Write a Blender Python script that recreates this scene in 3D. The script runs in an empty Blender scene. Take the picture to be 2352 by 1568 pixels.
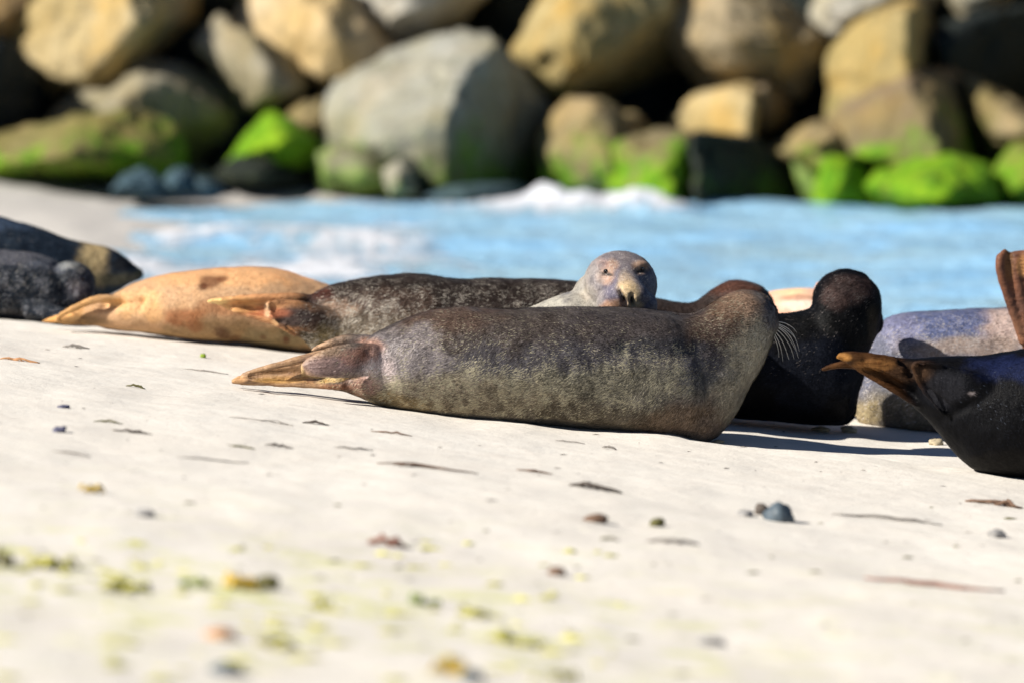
import bpy, bmesh, math, random
import numpy as np
from mathutils import Vector, Matrix
from mathutils.bvhtree import BVHTree

SC = bpy.context.scene
COL = SC.collection
rad = math.radians

# ------------------------------------------------------------------ camera
CAM_H, PITCH, LENS = 1.8, math.atan(1062 / 13067.0), 200.0
cam_d = bpy.data.cameras.new('camera')
cam_d.lens = LENS; cam_d.sensor_width = 36; cam_d.sensor_fit = 'HORIZONTAL'
cam_d.clip_start = 0.1; cam_d.clip_end = 2000
cam_d.dof.use_dof = True; cam_d.dof.focus_distance = 19.05; cam_d.dof.aperture_fstop = 1.8
cam = bpy.data.objects.new('camera', cam_d); COL.objects.link(cam)
cam.location = (0, 0, CAM_H); cam.rotation_euler = (math.pi / 2 - PITCH, 0, 0)
SC.camera = cam

# ------------------------------------------------------------------ sky, sun, exposure
SUN_EL, SUN_AZ = rad(36), rad(22)          # from the left, a little towards the camera
S = Vector((-math.cos(SUN_EL) * math.cos(SUN_AZ), -math.cos(SUN_EL) * math.sin(SUN_AZ), math.sin(SUN_EL)))
W = bpy.data.worlds.new('World'); SC.world = W; W.use_nodes = True
wn = W.node_tree
bg = wn.nodes['Background']
sky = wn.nodes.new('ShaderNodeTexSky'); sky.sky_type = 'NISHITA'; sky.sun_disc = False
sky.sun_elevation = SUN_EL
sky.sun_rotation = math.atan2(S.x, S.y)
sky.air_density = 0.5; sky.dust_density = 0.0; sky.ozone_density = 2.0
wn.links.new(sky.outputs[0], bg.inputs[0]); bg.inputs[1].default_value = 0.05
sun_d = bpy.data.lights.new('sun', 'SUN'); sun_d.energy = 5.0; sun_d.angle = rad(0.5); sun_d.color = (1.0, 0.945, 0.86)
sun = bpy.data.objects.new('sun', sun_d); COL.objects.link(sun)
sun.rotation_euler = S.to_track_quat('Z', 'Y').to_euler()
SC.view_settings.view_transform = 'Standard'; SC.view_settings.look = 'None'
SC.view_settings.exposure = 0.74; SC.view_settings.gamma = 1.0
SC.view_settings.use_curve_mapping = False
SC.render.engine = 'CYCLES'
SC.cycles.max_bounces = 6

# ------------------------------------------------------------------ measuring helpers
F = LENS / 36 * 2352
ca, sa = math.cos(PITCH), math.sin(PITCH)
def P(x, y, d):
    """where the sight line of a photo point is d metres out"""
    a = (x - 1176) / F; b = (784 - y) / F
    v = Vector((a, ca + b * sa, -sa + b * ca))
    return Vector((0, 0, CAM_H)) + v * (d / v.y)

def h3(ix, iy, iz, seed):
    n = (ix * 374761393 + iy * 668265263 + iz * 2147483647 + seed * 1274126177) & 0xffffffff
    n = ((n ^ (n >> 13)) * 1274126177) & 0xffffffff
    n = ((n ^ (n >> 16)) * 2246822519) & 0xffffffff
    return ((n ^ (n >> 15)) & 0xffffff) / float(0xffffff)
def vnoise(p, scale=1.0, seed=0):
    p = np.asarray(p, float) * scale + 1000.0
    i = np.floor(p).astype(np.int64); f = p - i; f = f * f * f * (f * (f * 6 - 15) + 10)
    r = 0
    for dx in (0, 1):
        wx = f[:, 0] if dx else 1 - f[:, 0]
        for dy in (0, 1):
            wy = f[:, 1] if dy else 1 - f[:, 1]
            for dz in (0, 1):
                wz = f[:, 2] if dz else 1 - f[:, 2]
                r = r + wx * wy * wz * h3(i[:, 0] + dx, i[:, 1] + dy, i[:, 2] + dz, seed)
    return r * 2 - 1
def fbm(p, scale, oct=4, seed=0, gain=0.5):
    r = 0; a = 1
    for k in range(oct):
        r = r + a * vnoise(p, scale * 2.03 ** k, seed + k); a *= gain
    return r
def sstep(a, b, x):
    t = np.clip((x - a) / (b - a), 0, 1); return t * t * (3 - 2 * t)

# ------------------------------------------------------------------ terrain function
ZW = -0.25
SHORE = np.array([(-.2, 60), (-.35, 42), (-.45, 36.6), (-.62, 35.95), (-1.3, 35.6), (-1.9, 35.3), (-2.25, 34.4), (-1.6, 33.3), (-1.75, 32.3), (-2.15, 31.2), (-2.15, 30.4),
                  (-2.2, 29.2), (-1.5, 27.3), (0, 25.4), (1.5, 23.6), (2.7, 22.0), (3.6, 18), (5, 12), (7, 4), (10, -8), (16, -60)], float)
def shore_sd(x, y):
    best = np.full(x.shape, 1e9); side = np.zeros(x.shape)
    for a, b in zip(SHORE[:-1], SHORE[1:]):
        ab = b - a; t = np.clip(((x - a[0]) * ab[0] + (y - a[1]) * ab[1]) / (ab @ ab), 0, 1)
        dx = x - (a[0] + t * ab[0]); dy = y - (a[1] + t * ab[1]); d = np.hypot(dx, dy)
        s = np.sign(ab[0] * dy - ab[1] * dx)
        m = d < best; best = np.where(m, d, best); side = np.where(m, s, side)
    return -best * side                      # positive on the beach
def terrain(x, y):
    x = np.asarray(x, float); y = np.asarray(y, float)
    sd = shore_sd(x, y)
    A = -0.1 * np.tanh(x / 9) * 9 - 0.012 * np.clip(y - 19, -25, 40)
    B = ZW + 0.10 * np.clip(sd, -9, 30)
    k = 0.05
    h = np.clip(0.5 + 0.5 * (B - A) / k, 0, 1)
    z = B * (1 - h) + A * h - k * h * (1 - h)
    p = np.stack([x.ravel(), y.ravel(), np.zeros(x.size)], 1)
    n = (fbm(p, 0.9, 3, 5) * 0.012 + vnoise(p * [1, .5, 1], 6, 9) * 0.0045 + vnoise(p, 21, 19) * 0.0016).reshape(x.shape)
    land = sstep(-0.2, 0.6, sd)
    # a low lip of drifted sand running out from under the seal in front
    lip = sstep(0.0, 0.12, y - (18.78 - 0.10 * (x - 0.6))) * sstep(0.5, 0.7, x) * sstep(1.9, 1.5, x) * sstep(20.4, 19.3, y)
    return z + n * land - 0.022 * lip
def ground(x, y):
    """point on the beach seen at photo position x, y"""
    o = np.array((0, 0, CAM_H)); v = np.array(P(x, y, 10) - Vector((0, 0, CAM_H)))
    t = np.linspace(0.7, 4.2, 3500)
    q = o + v * t[:, None]
    g = terrain(q[:, 0], q[:, 1])
    i = int(np.argmax(q[:, 2] < g))
    return Vector((q[i, 0], q[i, 1], g[i]))

# ------------------------------------------------------------------ object helpers
def tag(o, label=None, cat=None, group=None, kind=None):
    if label: o['label'] = label
    if cat: o['category'] = cat
    if group: o['group'] = group
    if kind: o['kind'] = kind
    return o
def mesh_obj(name, verts, faces, mat, parent=None, smooth=True):
    me = bpy.data.meshes.new(name)
    me.from_pydata([tuple(v) for v in verts], [], [tuple(f) for f in faces]); me.update()
    if smooth: me.polygons.foreach_set('use_smooth', [True] * len(me.polygons))
    if mat: me.materials.append(mat)
    o = bpy.data.objects.new(name, me); COL.objects.link(o)
    if parent: o.parent = parent
    return o
def get_co(me):
    a = np.empty(len(me.vertices) * 3, np.float32); me.vertices.foreach_get('co', a); return a.reshape(-1, 3).astype(float)
def set_co(me, a):
    me.vertices.foreach_set('co', a.astype(np.float32).ravel()); me.update()
def set_col(me, name, rgb):
    at = me.attributes.new(name, 'FLOAT_COLOR', 'POINT')
    c = np.ones((len(me.vertices), 4), np.float32); c[:, :3] = rgb
    at.data.foreach_set('color', c.ravel())
def set_float(me, name, v):
    at = me.attributes.new(name, 'FLOAT', 'POINT'); at.data.foreach_set('value', np.asarray(v, np.float32))
def lin(r, g, b):
    c = np.array((r, g, b), float) / 255
    return np.where(c <= 0.04045, c / 12.92, ((c + 0.055) / 1.055) ** 2.4)

class NT:
    """small node-tree writer"""
    def __init__(s, name):
        s.m = bpy.data.materials.new(name); s.m.use_nodes = True
        s.t = s.m.node_tree; s.b = s.t.nodes['Principled BSDF']
    def n(s, typ, **kw):
        nd = s.t.nodes.new(typ)
        for k, v in kw.items():
            if k.startswith('_'): setattr(nd, k[1:], v)
            else:
                key = int(k[1:]) if k[0] == 'i' and k[1:].isdigit() else k.replace('_', ' ')
                nd.inputs[key].default_value = v
        return nd
    def l(s, a, b): s.t.links.new(a, b)
    def noise(s, vec, scale, detail=4, rough=0.55, dist=0.0):
        nd = s.n('ShaderNodeTexNoise', Scale=scale, Detail=detail, Roughness=rough, Distortion=dist)
        if vec is not None: s.l(vec, nd.inputs['Vector'])
        return nd.outputs['Fac']
    def mapping(s, vec, scale):
        nd = s.n('ShaderNodeMapping', Scale=scale); s.l(vec, nd.inputs['Vector']); return nd.outputs[0]
    def ramp(s, fac, a, b, lo=(0, 0, 0, 1), hi=(1, 1, 1, 1)):
        if a > b: a, b, lo, hi = b, a, hi, lo
        nd = s.n('ShaderNodeValToRGB'); e = nd.color_ramp.elements
        e[0].position = a; e[1].position = b; e[0].color = lo; e[1].color = hi
        s.l(fac, nd.inputs[0]); return nd.outputs[0]
    def mix(s, fac, a, b, mode='MIX'):
        nd = s.n('ShaderNodeMix', _data_type='RGBA', _blend_type=mode)
        for v, k in ((fac, 0), (a, 6), (b, 7)):
            if hasattr(v, 'is_output'): s.l(v, nd.inputs[k])
            elif k == 0: nd.inputs[0].default_value = v
            else: nd.inputs[k].default_value = (*v[:3], 1)
        return nd.outputs[2]
    def math(s, op, a, b=0.0, clamp=False):
        nd = s.n('ShaderNodeMath', _operation=op, _use_clamp=clamp)
        for k, v in ((0, a), (1, b)):
            if hasattr(v, 'is_output'): s.l(v, nd.inputs[k])
            else: nd.inputs[k].default_value = v
        return nd.outputs[0]
    def bump(s, h, strength, dist):
        nd = s.n('ShaderNodeBump', Strength=strength, Distance=dist); s.l(h, nd.inputs['Height'])
        s.l(nd.outputs[0], s.b.inputs['Normal']); return nd
    def attr(s, name): return s.n('ShaderNodeAttribute', _attribute_name=name)
    def pos(s): return s.n('ShaderNodeNewGeometry').outputs['Position']

# ------------------------------------------------------------------ materials of the setting
def sand_material():
    t = NT('dry_sand'); p = t.pos()
    big = t.noise(p, 1.1, 5); mid = t.noise(p, 9, 5); fine = t.noise(p, 140, 3, 0.7); grain = t.noise(p, 420, 2, 0.7)
    c = t.mix(t.ramp(big, .35, .7), (0.74, 0.70, 0.63), (0.69, 0.645, 0.575))
    c = t.mix(t.ramp(mid, .45, .72), c, (0.68, 0.63, 0.56))
    c = t.mix(t.ramp(fine, .58, .78), c, (0.42, 0.37, 0.32))
    c = t.mix(t.ramp(grain, .60, .75), c, (0.80, 0.76, 0.70))
    wet = t.attr('wet').outputs['Fac']
    wc = t.mix(big, (0.46, 0.44, 0.415), (0.52, 0.495, 0.465))
    c = t.mix(wet, c, wc)
    al = t.attr('algae').outputs['Fac']
    c = t.mix(t.math('MULTIPLY', t.ramp(t.noise(p, 5.5, 6, .7, .3), .50, .72), al), c, (0.54, 0.56, 0.08))
    t.l(c, t.b.inputs['Base Color'])
    r = t.n('ShaderNodeMapRange', To_Min=0.95, To_Max=0.55); t.l(wet, r.inputs[0]); t.l(r.outputs[0], t.b.inputs['Roughness'])
    t.b.inputs['Specular IOR Level'].default_value = 0.25
    h = t.math('ADD', t.math('MULTIPLY', mid, 1.6), t.math('MULTIPLY', fine, 0.35))
    t.bump(h, 0.5, 0.011)
    return t.m
def water_material():
    t = NT('sea_water'); p = t.pos()
    foam = t.attr('foam').outputs['Fac']
    n1 = t.noise(t.mapping(p, (1.3, .7, 1)), 4.5, 8, .7, .8); n2 = t.noise(p, 1.3, 4)
    n3 = t.noise(t.mapping(p, (.35, 1, 1)), 3.2, 5, .6)
    body = t.mix(t.ramp(t.math('ADD', t.math('MULTIPLY', n2, .5), t.math('MULTIPLY', n3, .5)), .40, .62), (0.25, 0.49, 0.73), (0.34, 0.53, 0.64))  # pale blue of the reflected sky is put into the base colour
    f = t.math('ADD', foam, t.math('MULTIPLY', t.math('SUBTRACT', n1, 0.5), 2.2))
    fm = t.ramp(f, .36, .82)
    c = t.mix(fm, body, (0.72, 0.74, 0.79))
    t.l(c, t.b.inputs['Base Color'])
    r = t.n('ShaderNodeMapRange', To_Min=0.16, To_Max=0.8); t.l(fm, r.inputs[0]); t.l(r.outputs[0], t.b.inputs['Roughness'])
    t.b.inputs['IOR'].default_value = 1.33
    w1 = t.noise(t.mapping(p, (1, 1.6, 1)), 9, 5, .6); 
    t.bump(t.math('ADD', w1, t.math('MULTIPLY', fm, t.math('MULTIPLY', n1, 1.5))), 0.8, 0.06)
    return t.m
MATS = {}
def rock_material(name, c1, c2, algae_z, algae_amt, rust=0.0, weed=0.5, wet_z=None):
    t = NT(name); p = t.pos()
    n1 = t.noise(p, 1.9, 5, .6); n2 = t.noise(p, 9, 6, .65); n3 = t.noise(p, 45, 4, .7)
    c = t.mix(t.ramp(n1, .36, .66), c1, c2)
    c = t.mix(t.ramp(n2, .50, .78), c, tuple(v * 0.45 for v in c1))
    c = t.mix(t.ramp(n3, .56, .76), c, tuple(min(.75, v * 1.35) for v in c1))
    st = t.noise(p, 3.1, 7, .72, .5)
    c = t.mix(t.math('MULTIPLY', t.ramp(st, .50, .63), .62), c, (c1[0] * .30, c1[1] * .30, c1[2] * .24))
    c = t.mix(t.math('MULTIPLY', t.ramp(t.noise(p, 1.1, 3), .45, .62), .5), c, (c1[0] * .85, c1[1] * .74, c1[2] * .42))
    if rust: c = t.mix(t.math('MULTIPLY', t.ramp(t.noise(p, 2.6, 4), .48, .68), rust), c, (0.50, 0.30, 0.06))
    sep = t.n('ShaderNodeSeparateXYZ'); t.l(p, sep.inputs[0]); z = sep.outputs[2]
    zz = t.math('ADD', t.math('SUBTRACT', z, algae_z), t.math('MULTIPLY', t.math('SUBTRACT', n1, .5), 1.5))
    zz = t.math('ADD', zz, t.math('MULTIPLY', t.math('SUBTRACT', n2, .5), 0.9))
    # olive film above, bright green weed below
    film = t.math('MULTIPLY', t.ramp(t.math('SUBTRACT', .5, zz), .05, .75), min(1, algae_amt * .8))
    c = t.mix(film, c, (0.115, 0.125, 0.018))
    gr = t.math('MULTIPLY', t.ramp(t.math('SUBTRACT', .5, t.math('MULTIPLY', zz, 1.8)), .38, .72), t.math('MULTIPLY', t.ramp(st, .66, .54), algae_amt))
    gcol = t.mix(t.ramp(n2, .4, .65), (0.075, 0.21, 0.003), (0.21, 0.34, 0.006))
    c = t.mix(gr, c, gcol)
    t.l(c, t.b.inputs['Base Color']); t.b.inputs['Roughness'].default_value = 0.85
    t.b.inputs['Specular IOR Level'].default_value = 0.25
    t.bump(t.math('ADD', n2, t.math('MULTIPLY', n3, .4)), 0.6, 0.05)
    return t.m

# ------------------------------------------------------------------ beach, seabed and water
def axis(a0, a1, step, far0, far1):
    core = list(np.arange(a0, a1 + 1e-6, step)); lo = []; hi = []
    s = step; v = a0
    while v > far0: s *= 1.3; v -= s; lo.append(v)
    s = step; v = core[-1]
    while v < far1: s *= 1.3; v += s; hi.append(v)
    return np.array(lo[::-1] + core + hi)
def grid_obj(name, xs, ys, zf, mat):
    X, Y = np.meshgrid(xs, ys); Z = zf(X, Y)
    nx, ny = len(xs), len(ys)
    v = np.stack([X.ravel(), Y.ravel(), Z.ravel()], 1)
    i = np.arange(nx * ny).reshape(ny, nx)
    f = np.stack([i[:-1, :-1].ravel(), i[:-1, 1:].ravel(), i[1:, 1:].ravel(), i[1:, :-1].ravel()], 1)
    return mesh_obj(name, v.tolist(), f.tolist(), mat), v
beach, bv = grid_obj('beach', axis(-4.0, 4.2, 0.04, -400, 400), axis(10.5, 37, 0.05, -300, 500), terrain, sand_material())
tag(beach, kind='structure')
sdv = shore_sd(bv[:, 0], bv[:, 1])
wn_ = fbm(bv * [1, .35, 0], 1.6, 3, 31) * 0.10
set_float(beach.data, 'wet', np.clip(sstep(0.30, 0.07, bv[:, 2] - ZW + wn_) * sstep(22.0, 25.5, bv[:, 1]), 0, 1))

ab_ = np.exp(-((bv[:, 0] + .35) / .75) ** 2 - ((bv[:, 1] - 12.9) / .9) ** 2) + .7 * np.exp(-((bv[:, 0] + .95) / .4) ** 2 - ((bv[:, 1] - 13.7) / .5) ** 2) + .25 * np.exp(-((bv[:, 1] - 13.2) / 2.0) ** 2)
set_float(beach.data, 'algae', np.clip(ab_ * 1.3, 0, 1))
def wave(X, Y):
    p = np.stack([X.ravel(), Y.ravel(), np.zeros(X.size)], 1)
    q = p.copy(); q[:, 0] = p[:, 0] * .5; q[:, 1] = p[:, 1] * 1.0
    z = fbm(q, 1.5, 5, 50, .6).reshape(X.shape) * 0.034
    z += 0.016 * np.sin(5.5 * (Y * .95 + X * .3) + 2 * vnoise(p, .7, 3).reshape(X.shape))
    # a small wave breaking against the stones, another running up the sand
    z += BREAK(X, Y, p) * 0.10
    z += np.exp(-((Y - 31.6 + .25 * X) / .35) ** 2) * sstep(-2.6, -1.6, X) * sstep(.6, -.6, X) * .05
    return ZW + z
def BREAK(X, Y, p):
    n = vnoise(p, 5, 77).reshape(X.shape) * .35 + 1
    n = n + vnoise(p, 11, 78).reshape(X.shape) * .45
    return (np.exp(-((Y - 35.0 - .1 * np.sin(X * 5)) / .26) ** 2 - (np.abs(X - .55) / .62) ** 4) * n + .35 * np.exp(-((Y - 35.2) / .2) ** 2 - ((X - .1) / .5) ** 2)
            + .22 * np.exp(-((Y - 35.3) / .2) ** 2 - ((X + 1.0) / .7) ** 2))
sea, sv = grid_obj('sea', axis(-3.0, 6.0, 0.045, -60, 400), axis(19.5, 37.5, 0.045, -300, 500), wave, water_material())
tag(sea, kind='structure')
sx, sy = sv[:, 0], sv[:, 1]
sds = shore_sd(sx, sy)
pn = fbm(sv * [.6, 1, 0], 1.1, 3, 88)
foam = np.zeros(len(sv))
def blob(cx, cy, rx, ry): return np.exp(-((sx - cx) / rx) ** 2 - ((sy - cy) / ry) ** 2)
foam += 1.1 * BREAK(sx, sy, sv) ** .6
foam += .75 * np.exp(-((sy - 31.9 + .45 * (sx + 1)) / .55) ** 2) * sstep(-2.6, -1.9, sx) * sstep(-.2, -1.0, sx)
foam += .8 * blob(-.85, 32.9, .55, .7) + .72 * blob(-.95, 30.2, .9, .9) + .5 * blob(-1.6, 29.4, .9, .7) + .35 * blob(-1.3, 34.2, .6, .35)
foam += .45 * np.exp(-(sds / .22) ** 2) * (sy > 23)
foam += .30 * pn * np.clip(foam * 2, 0, 1) + .05 * pn
foam += .35 * np.exp(-((sy - 29.4) / 1.6) ** 2) * sstep(-2.2, -1.2, sx) * sstep(.4, -.8, sx) * (1 + pn)
set_float(sea.data, 'foam', np.clip(foam, 0, 1.2))

# ------------------------------------------------------------------ rocks of the breakwater
def finish_mesh(name, verts_faces, voxel, smooth_it, mat, disp=None):
    """join closed shells, remesh them into one skin, smooth"""
    me = bpy.data.meshes.new(name)
    V, Fc = [], []
    for v, f in verts_faces:
        o = len(V); V += [tuple(x) for x in v]; Fc += [tuple(i + o for i in ff) for ff in f]
    me.from_pydata(V, [], Fc); me.update()
    o = bpy.data.objects.new(name, me); COL.objects.link(o)
    m = o.modifiers.new('r', 'REMESH'); m.mode = 'VOXEL'; m.voxel_size = voxel
    if smooth_it:
        s = o.modifiers.new('s', 'SMOOTH'); s.factor = 0.5; s.iterations = smooth_it
    dg = bpy.context.evaluated_depsgraph_get(); dg.update()
    me2 = bpy.data.meshes.new_from_object(o.evaluated_get(dg)); me2.name = name
    o.modifiers.clear(); o.data = me2; bpy.data.meshes.remove(me)
    me2.polygons.foreach_set('use_smooth', [True] * len(me2.polygons))
    me2.materials.clear(); me2.materials.append(mat)
    return o
def normals(me):
    a = np.empty(len(me.vertices) * 3, np.float32); me.vertices.foreach_get('normal', a); return a.reshape(-1, 3).astype(float)
def hull(points):
    bm = bmesh.new()
    for p in points: bm.verts.new(p)
    r = bmesh.ops.convex_hull(bm, input=bm.verts)
    junk = [e for e in r['geom_interior'] if isinstance(e, bmesh.types.BMVert)] + [e for e in r['geom_unused'] if isinstance(e, bmesh.types.BMVert)]
    bmesh.ops.delete(bm, geom=list(set(junk)), context='VERTS')
    bmesh.ops.recalc_face_normals(bm, faces=bm.faces)
    bm.verts.index_update()
    v = [vv.co.copy() for vv in bm.verts]; f = [[w.index for w in ff.verts] for ff in bm.faces]
    bm.free(); return v, f
def chop(vf, rq, n):
    """knock corners off a block with random straight breaks"""
    bm = bmesh.new(); vs = [bm.verts.new(p) for p in vf[0]]
    for f in vf[1]:
        try: bm.faces.new([vs[i] for i in f])
        except ValueError: pass
    for k in range(n):
        nrm = Vector((rq.gauss(0, 1), rq.gauss(-.6, .5), rq.gauss(.1, 1))).normalized()
        ds = [w.co.dot(nrm) for w in bm.verts]; hi, lo = max(ds), min(ds)
        at = hi - (hi - lo) * rq.uniform(.03, .085)
        g = bm.verts[:] + bm.edges[:] + bm.faces[:]
        bmesh.ops.bisect_plane(bm, geom=g, plane_co=nrm * at, plane_no=nrm, clear_outer=True)
        bmesh.ops.holes_fill(bm, edges=[e for e in bm.edges if e.is_boundary])
        bm.verts.ensure_lookup_table()
    bmesh.ops.recalc_face_normals(bm, faces=bm.faces); bm.verts.index_update()
    r = [w.co.copy() for w in bm.verts], [[w.index for w in ff.verts] for ff in bm.faces]
    bm.free(); return r
ROCKGRP = 'armour stones of the breakwater'
rock_n = [0]
def rock(label, d, outline, front, mat, thick=0.8, name='boulder', smooth=1, rough=1.0, group=ROCKGRP, cuts=7):
    rock_n[0] += 1; seed = 300 + rock_n[0] * 17
    pts = []
    for q in outline:
        pts.append(P(q[0], q[1], d + (q[2] if len(q) > 2 else 0)))
    cx = sum(q[0] for q in outline) / len(outline); cy = sum(q[1] for q in outline) / len(outline)
    for q in front: pts.append(P(q[0], q[1], d + q[2]))
    for q in outline: pts.append(P(cx + (q[0] - cx) * .72, cy + (q[1] - cy) * .8, d + thick))
    rq = random.Random(seed)
    cen = sum(pts, Vector()) / len(pts)
    pts = [cen + (p - cen) * (1.085 if cuts else 1.03) for p in pts]
    v, f = chop(hull(pts), rq, cuts)
    size = max((a - b).length for a in pts for b in pts)
    vox = max(0.016, min(0.035, size / 45))
    o = finish_mesh(name, [(v, f)], vox, smooth, mat)
    me = o.data; co = get_co(me); nn = normals(me)
    sc = min(1.0, size / 1.2)
    dsp = fbm(co, 1.7 / sc, 3, seed) * 0.016 * sc + (.3 - np.abs(fbm(co, 4.5 / sc, 4, seed + 9, .6))) * 0.030 * sc
    chip = np.abs(vnoise(co, 3.2 / sc, seed + 40)); dsp -= sstep(.12, 0, chip) * .035 * sc
    set_co(me, co + nn * (dsp * rough)[:, None])
    me.polygons.foreach_set('use_smooth', [True] * len(me.polygons))
    base = co.mean(0); base[2] = co[:, 2].min()
    set_co(me, get_co(me) - base); o.location = base
    tag(o, label, 'rock', group)
    return o

M_cream = rock_material('cream_granite', (.44, .36, .21), (.39, .29, .12), -.05, .5, .5)
M_peach = rock_material('peach_granite', (.52, .41, .25), (.49, .39, .25), -.4, .2, .25)
M_pale = rock_material('pale_granite', (.38, .37, .33), (.32, .30, .25), -.12, .6, .12)
M_grey = rock_material('grey_granite', (.30, .28, .23), (.20, .18, .11), -.02, .6, .10)
M_tan = rock_material('tan_granite', (.37, .295, .14), (.28, .22, .10), .18, .5, .55)
M_olive = rock_material('olive_stone', (.25, .20, .11), (.30, .24, .15), -.10, .9, .25)
M_brown = rock_material('brown_stone', (.22, .165, .12), (.17, .13, .075), .08, .95, .2)
M_rust = rock_material('rusty_stone', (.36, .22, .12), (.42, .30, .16), .1, .3, .5)
M_dark = rock_material('dark_and_shade_stone', (.014, .021, .021), (.010, .015, .016), -.25, .3, 0)  # near-black holds shade of gaps and averted faces; dark stones share it
M_green = rock_material('weed_covered_stone', (.22, .19, .07), (.25, .20, .10), .08, .9, .15)
M_lgreen = rock_material('bright_weed_stone', (.14, .14, .03), (.18, .17, .05), .75, 1.0, 0)
M_skytint = rock_material('sky_tinted_stone', (.045, .085, .11), (.06, .10, .12), -.6, .2, 0)  # blue of the reflected sky is put into the stone colour
M_big = rock_material('pale_weathered_granite', (.34, .345, .32), (.29, .275, .20), .02, .8, .14)

rock('rusty brown boulder cut by the top left corner', 37.6, [(-130, -60), (40, -120), (100, -20), (84, 20), (42, 104), (-60, 130), (-140, 60)], [(20, 20, -.5), (-60, 40, -.5), (60, -40, -.3)], M_rust)
rock('big cream and yellow boulder at the upper left of the breakwater', 37.4, [(60, -40), (120, -160), (330, -190), (450, -60, .6), (445, 40, .7), (350, 68, .4), (330, 145, .4), (215, 195), (110, 214), (44, 115)], [(95, 60, -.2), (300, -30, -.6), (322, 50, -.7), (236, 172, -.6), (130, 170, -.4)], M_cream, cuts=3)
rock('boulder painted shade-black at the left edge, its face turned from the sun', 36.6, [(-180, 120, -.9), (0, 98, -.45), (45, 112, .1), (108, 225, .7), (110, 300, .7), (0, 335, -.4), (-170, 350, -.9)], [(-40, 200, -.6)], M_dark, thick=1.2)  # shade of the averted face is put into its colour
rock('grey slab leaning behind the mossy stone at left', 36.9, [(112, 272, -.3), (200, 205), (300, 140, .35), (420, 148, .5), (490, 190, .5), (565, 255, .5), (560, 385, .6), (300, 370, 0), (120, 300, -.3)], [(345, 215, -.65), (240, 265, -.55), (470, 250, -.2)], M_grey, thick=1.0)
rock('low mossy olive rock lying on the sand at left', 36.0, [(-90, 330), (60, 298), (180, 265), (285, 253), (370, 275), (432, 310), (430, 360), (400, 412), (200, 410), (-90, 405)], [(60, 370, -.7), (230, 350, -.85), (330, 380, -.65), (180, 300, -.4)], M_green, thick=.9)
rock('grey boulder with a lit peak below the cream slab', 37.2, [(448, 105), (508, 34), (556, 72), (640, 108), (702, 178), (690, 215), (628, 256), (560, 258), (505, 185)], [(520, 120, -.25), (566, 84, -.35), (640, 205, -.6), (580, 240, -.35)], M_grey, cuts=3)
rock('peach coloured long boulder sloping to the centre', 37.6, [(542, 45), (590, -30), (640, -90), (760, -60), (815, 60), (908, 128), (880, 150), (810, 172), (742, 205), (692, 150), (640, 100)], [(620, 50, -.3), (770, 60, -.55), (870, 132, -.4), (745, 190, -.5)], M_peach, cuts=3)
rock('pale cream boulder cut by the top edge near the centre', 38.0, [(800, -30), (860, -150), (1050, -170), (1180, -60), (1060, 42), (985, 86), (905, 116), (845, 66)], [(900, 40, -.5), (1000, 0, -.6), (950, -80, -.5)], M_pale)
rock('largest pale grey boulder, lit left, black right face', 36.6, [(728, 300), (765, 190), (890, 120, .15), (1045, 68, .3), (1120, 78, .3), (1160, 112, .3), (1235, 190, .45), (1265, 255, .5), (1240, 420, .55), (1035, 440, -.4), (800, 430), (742, 400)], [(1135, 105, -.1), (1075, 150, -.45), (1025, 270, -.8), (1030, 430, -.75), (860, 330, -.7), (880, 200, -.35)], M_big, thick=1.4, cuts=0)
rock('tan yellow boulder hanging over a black gap, top centre', 37.4, [(1184, 125), (1225, 60), (1280, -60), (1430, -150), (1560, -60, .2), (1550, 110, 1.0), (1590, 230, 1.5), (1440, 215, 1.3), (1310, 226, .1), (1268, 236)], [(1250, 110, -.55), (1390, 95, -.95), (1330, 10, -.6), (1500, 25, -.7), (1300, 185, -.5)], M_tan, thick=1.2)
rock('olive brown boulder with a yellow lower edge, upper right', 37.5, [(1515, 20), (1540, -80), (1700, -80), (1790, 20), (1885, 90), (1872, 150), (1838, 220), (1720, 192), (1612, 208), (1555, 130)], [(1600, 90, -.45), (1700, 70, -.6), (1800, 130, -.55), (1660, 150, -.45)], M_olive, thick=1.0)
rock('pale grey boulder at the top between olive and tan ones', 38.3, [(1850, 60), (1900, -80), (2060, -140), (2150, -20), (2100, 60), (1960, 150), (1880, 140)], [(1930, 20, -.5), (2020, -20, -.5)], M_pale)
rock('tall tan boulder standing at the upper right', 37.1, [(1908, 135), (1960, 60), (2010, 22), (2110, 10, .1), (2142, 60, .9), (2152, 180, 1.0), (2105, 280, .4), (1985, 295), (1902, 275)], [(1950, 140, -.2), (2080, 40, -.5), (2085, 250, -.6), (1990, 260, -.4)], M_tan, thick=1.2, cuts=2)
rock('mossy brown pyramid rock under the tall tan boulder', 36.7, [(1904, 268), (1985, 230), (2085, 172), (2195, 160, .5), (2240, 260, 1.0), (2275, 375, 1.0), (2100, 395), (1915, 375)], [(2085, 190, -.3), (2130, 270, -.6), (2180, 385, -.8), (1980, 355, -.5)], M_brown, thick=1.4, cuts=3)
rock('small beige sunlit rock above the black block', 36.9, [(1552, 275), (1598, 226), (1690, 198), (1728, 196), (1736, 255), (1722, 326), (1640, 322), (1560, 302)], [(1600, 265, -.15), (1722, 206, -.5), (1716, 318, -.55)], M_cream, thick=.7, cuts=2)
rock('small greyish brown rock beside the beige sunlit one', 37.1, [(1728, 210, -.1), (1762, 190, -.1), (1806, 212, .2), (1816, 265, .4), (1782, 305, .4), (1730, 315)], [(1750, 240, -.35), (1765, 290, -.2)], M_brown, thick=.6)
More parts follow.
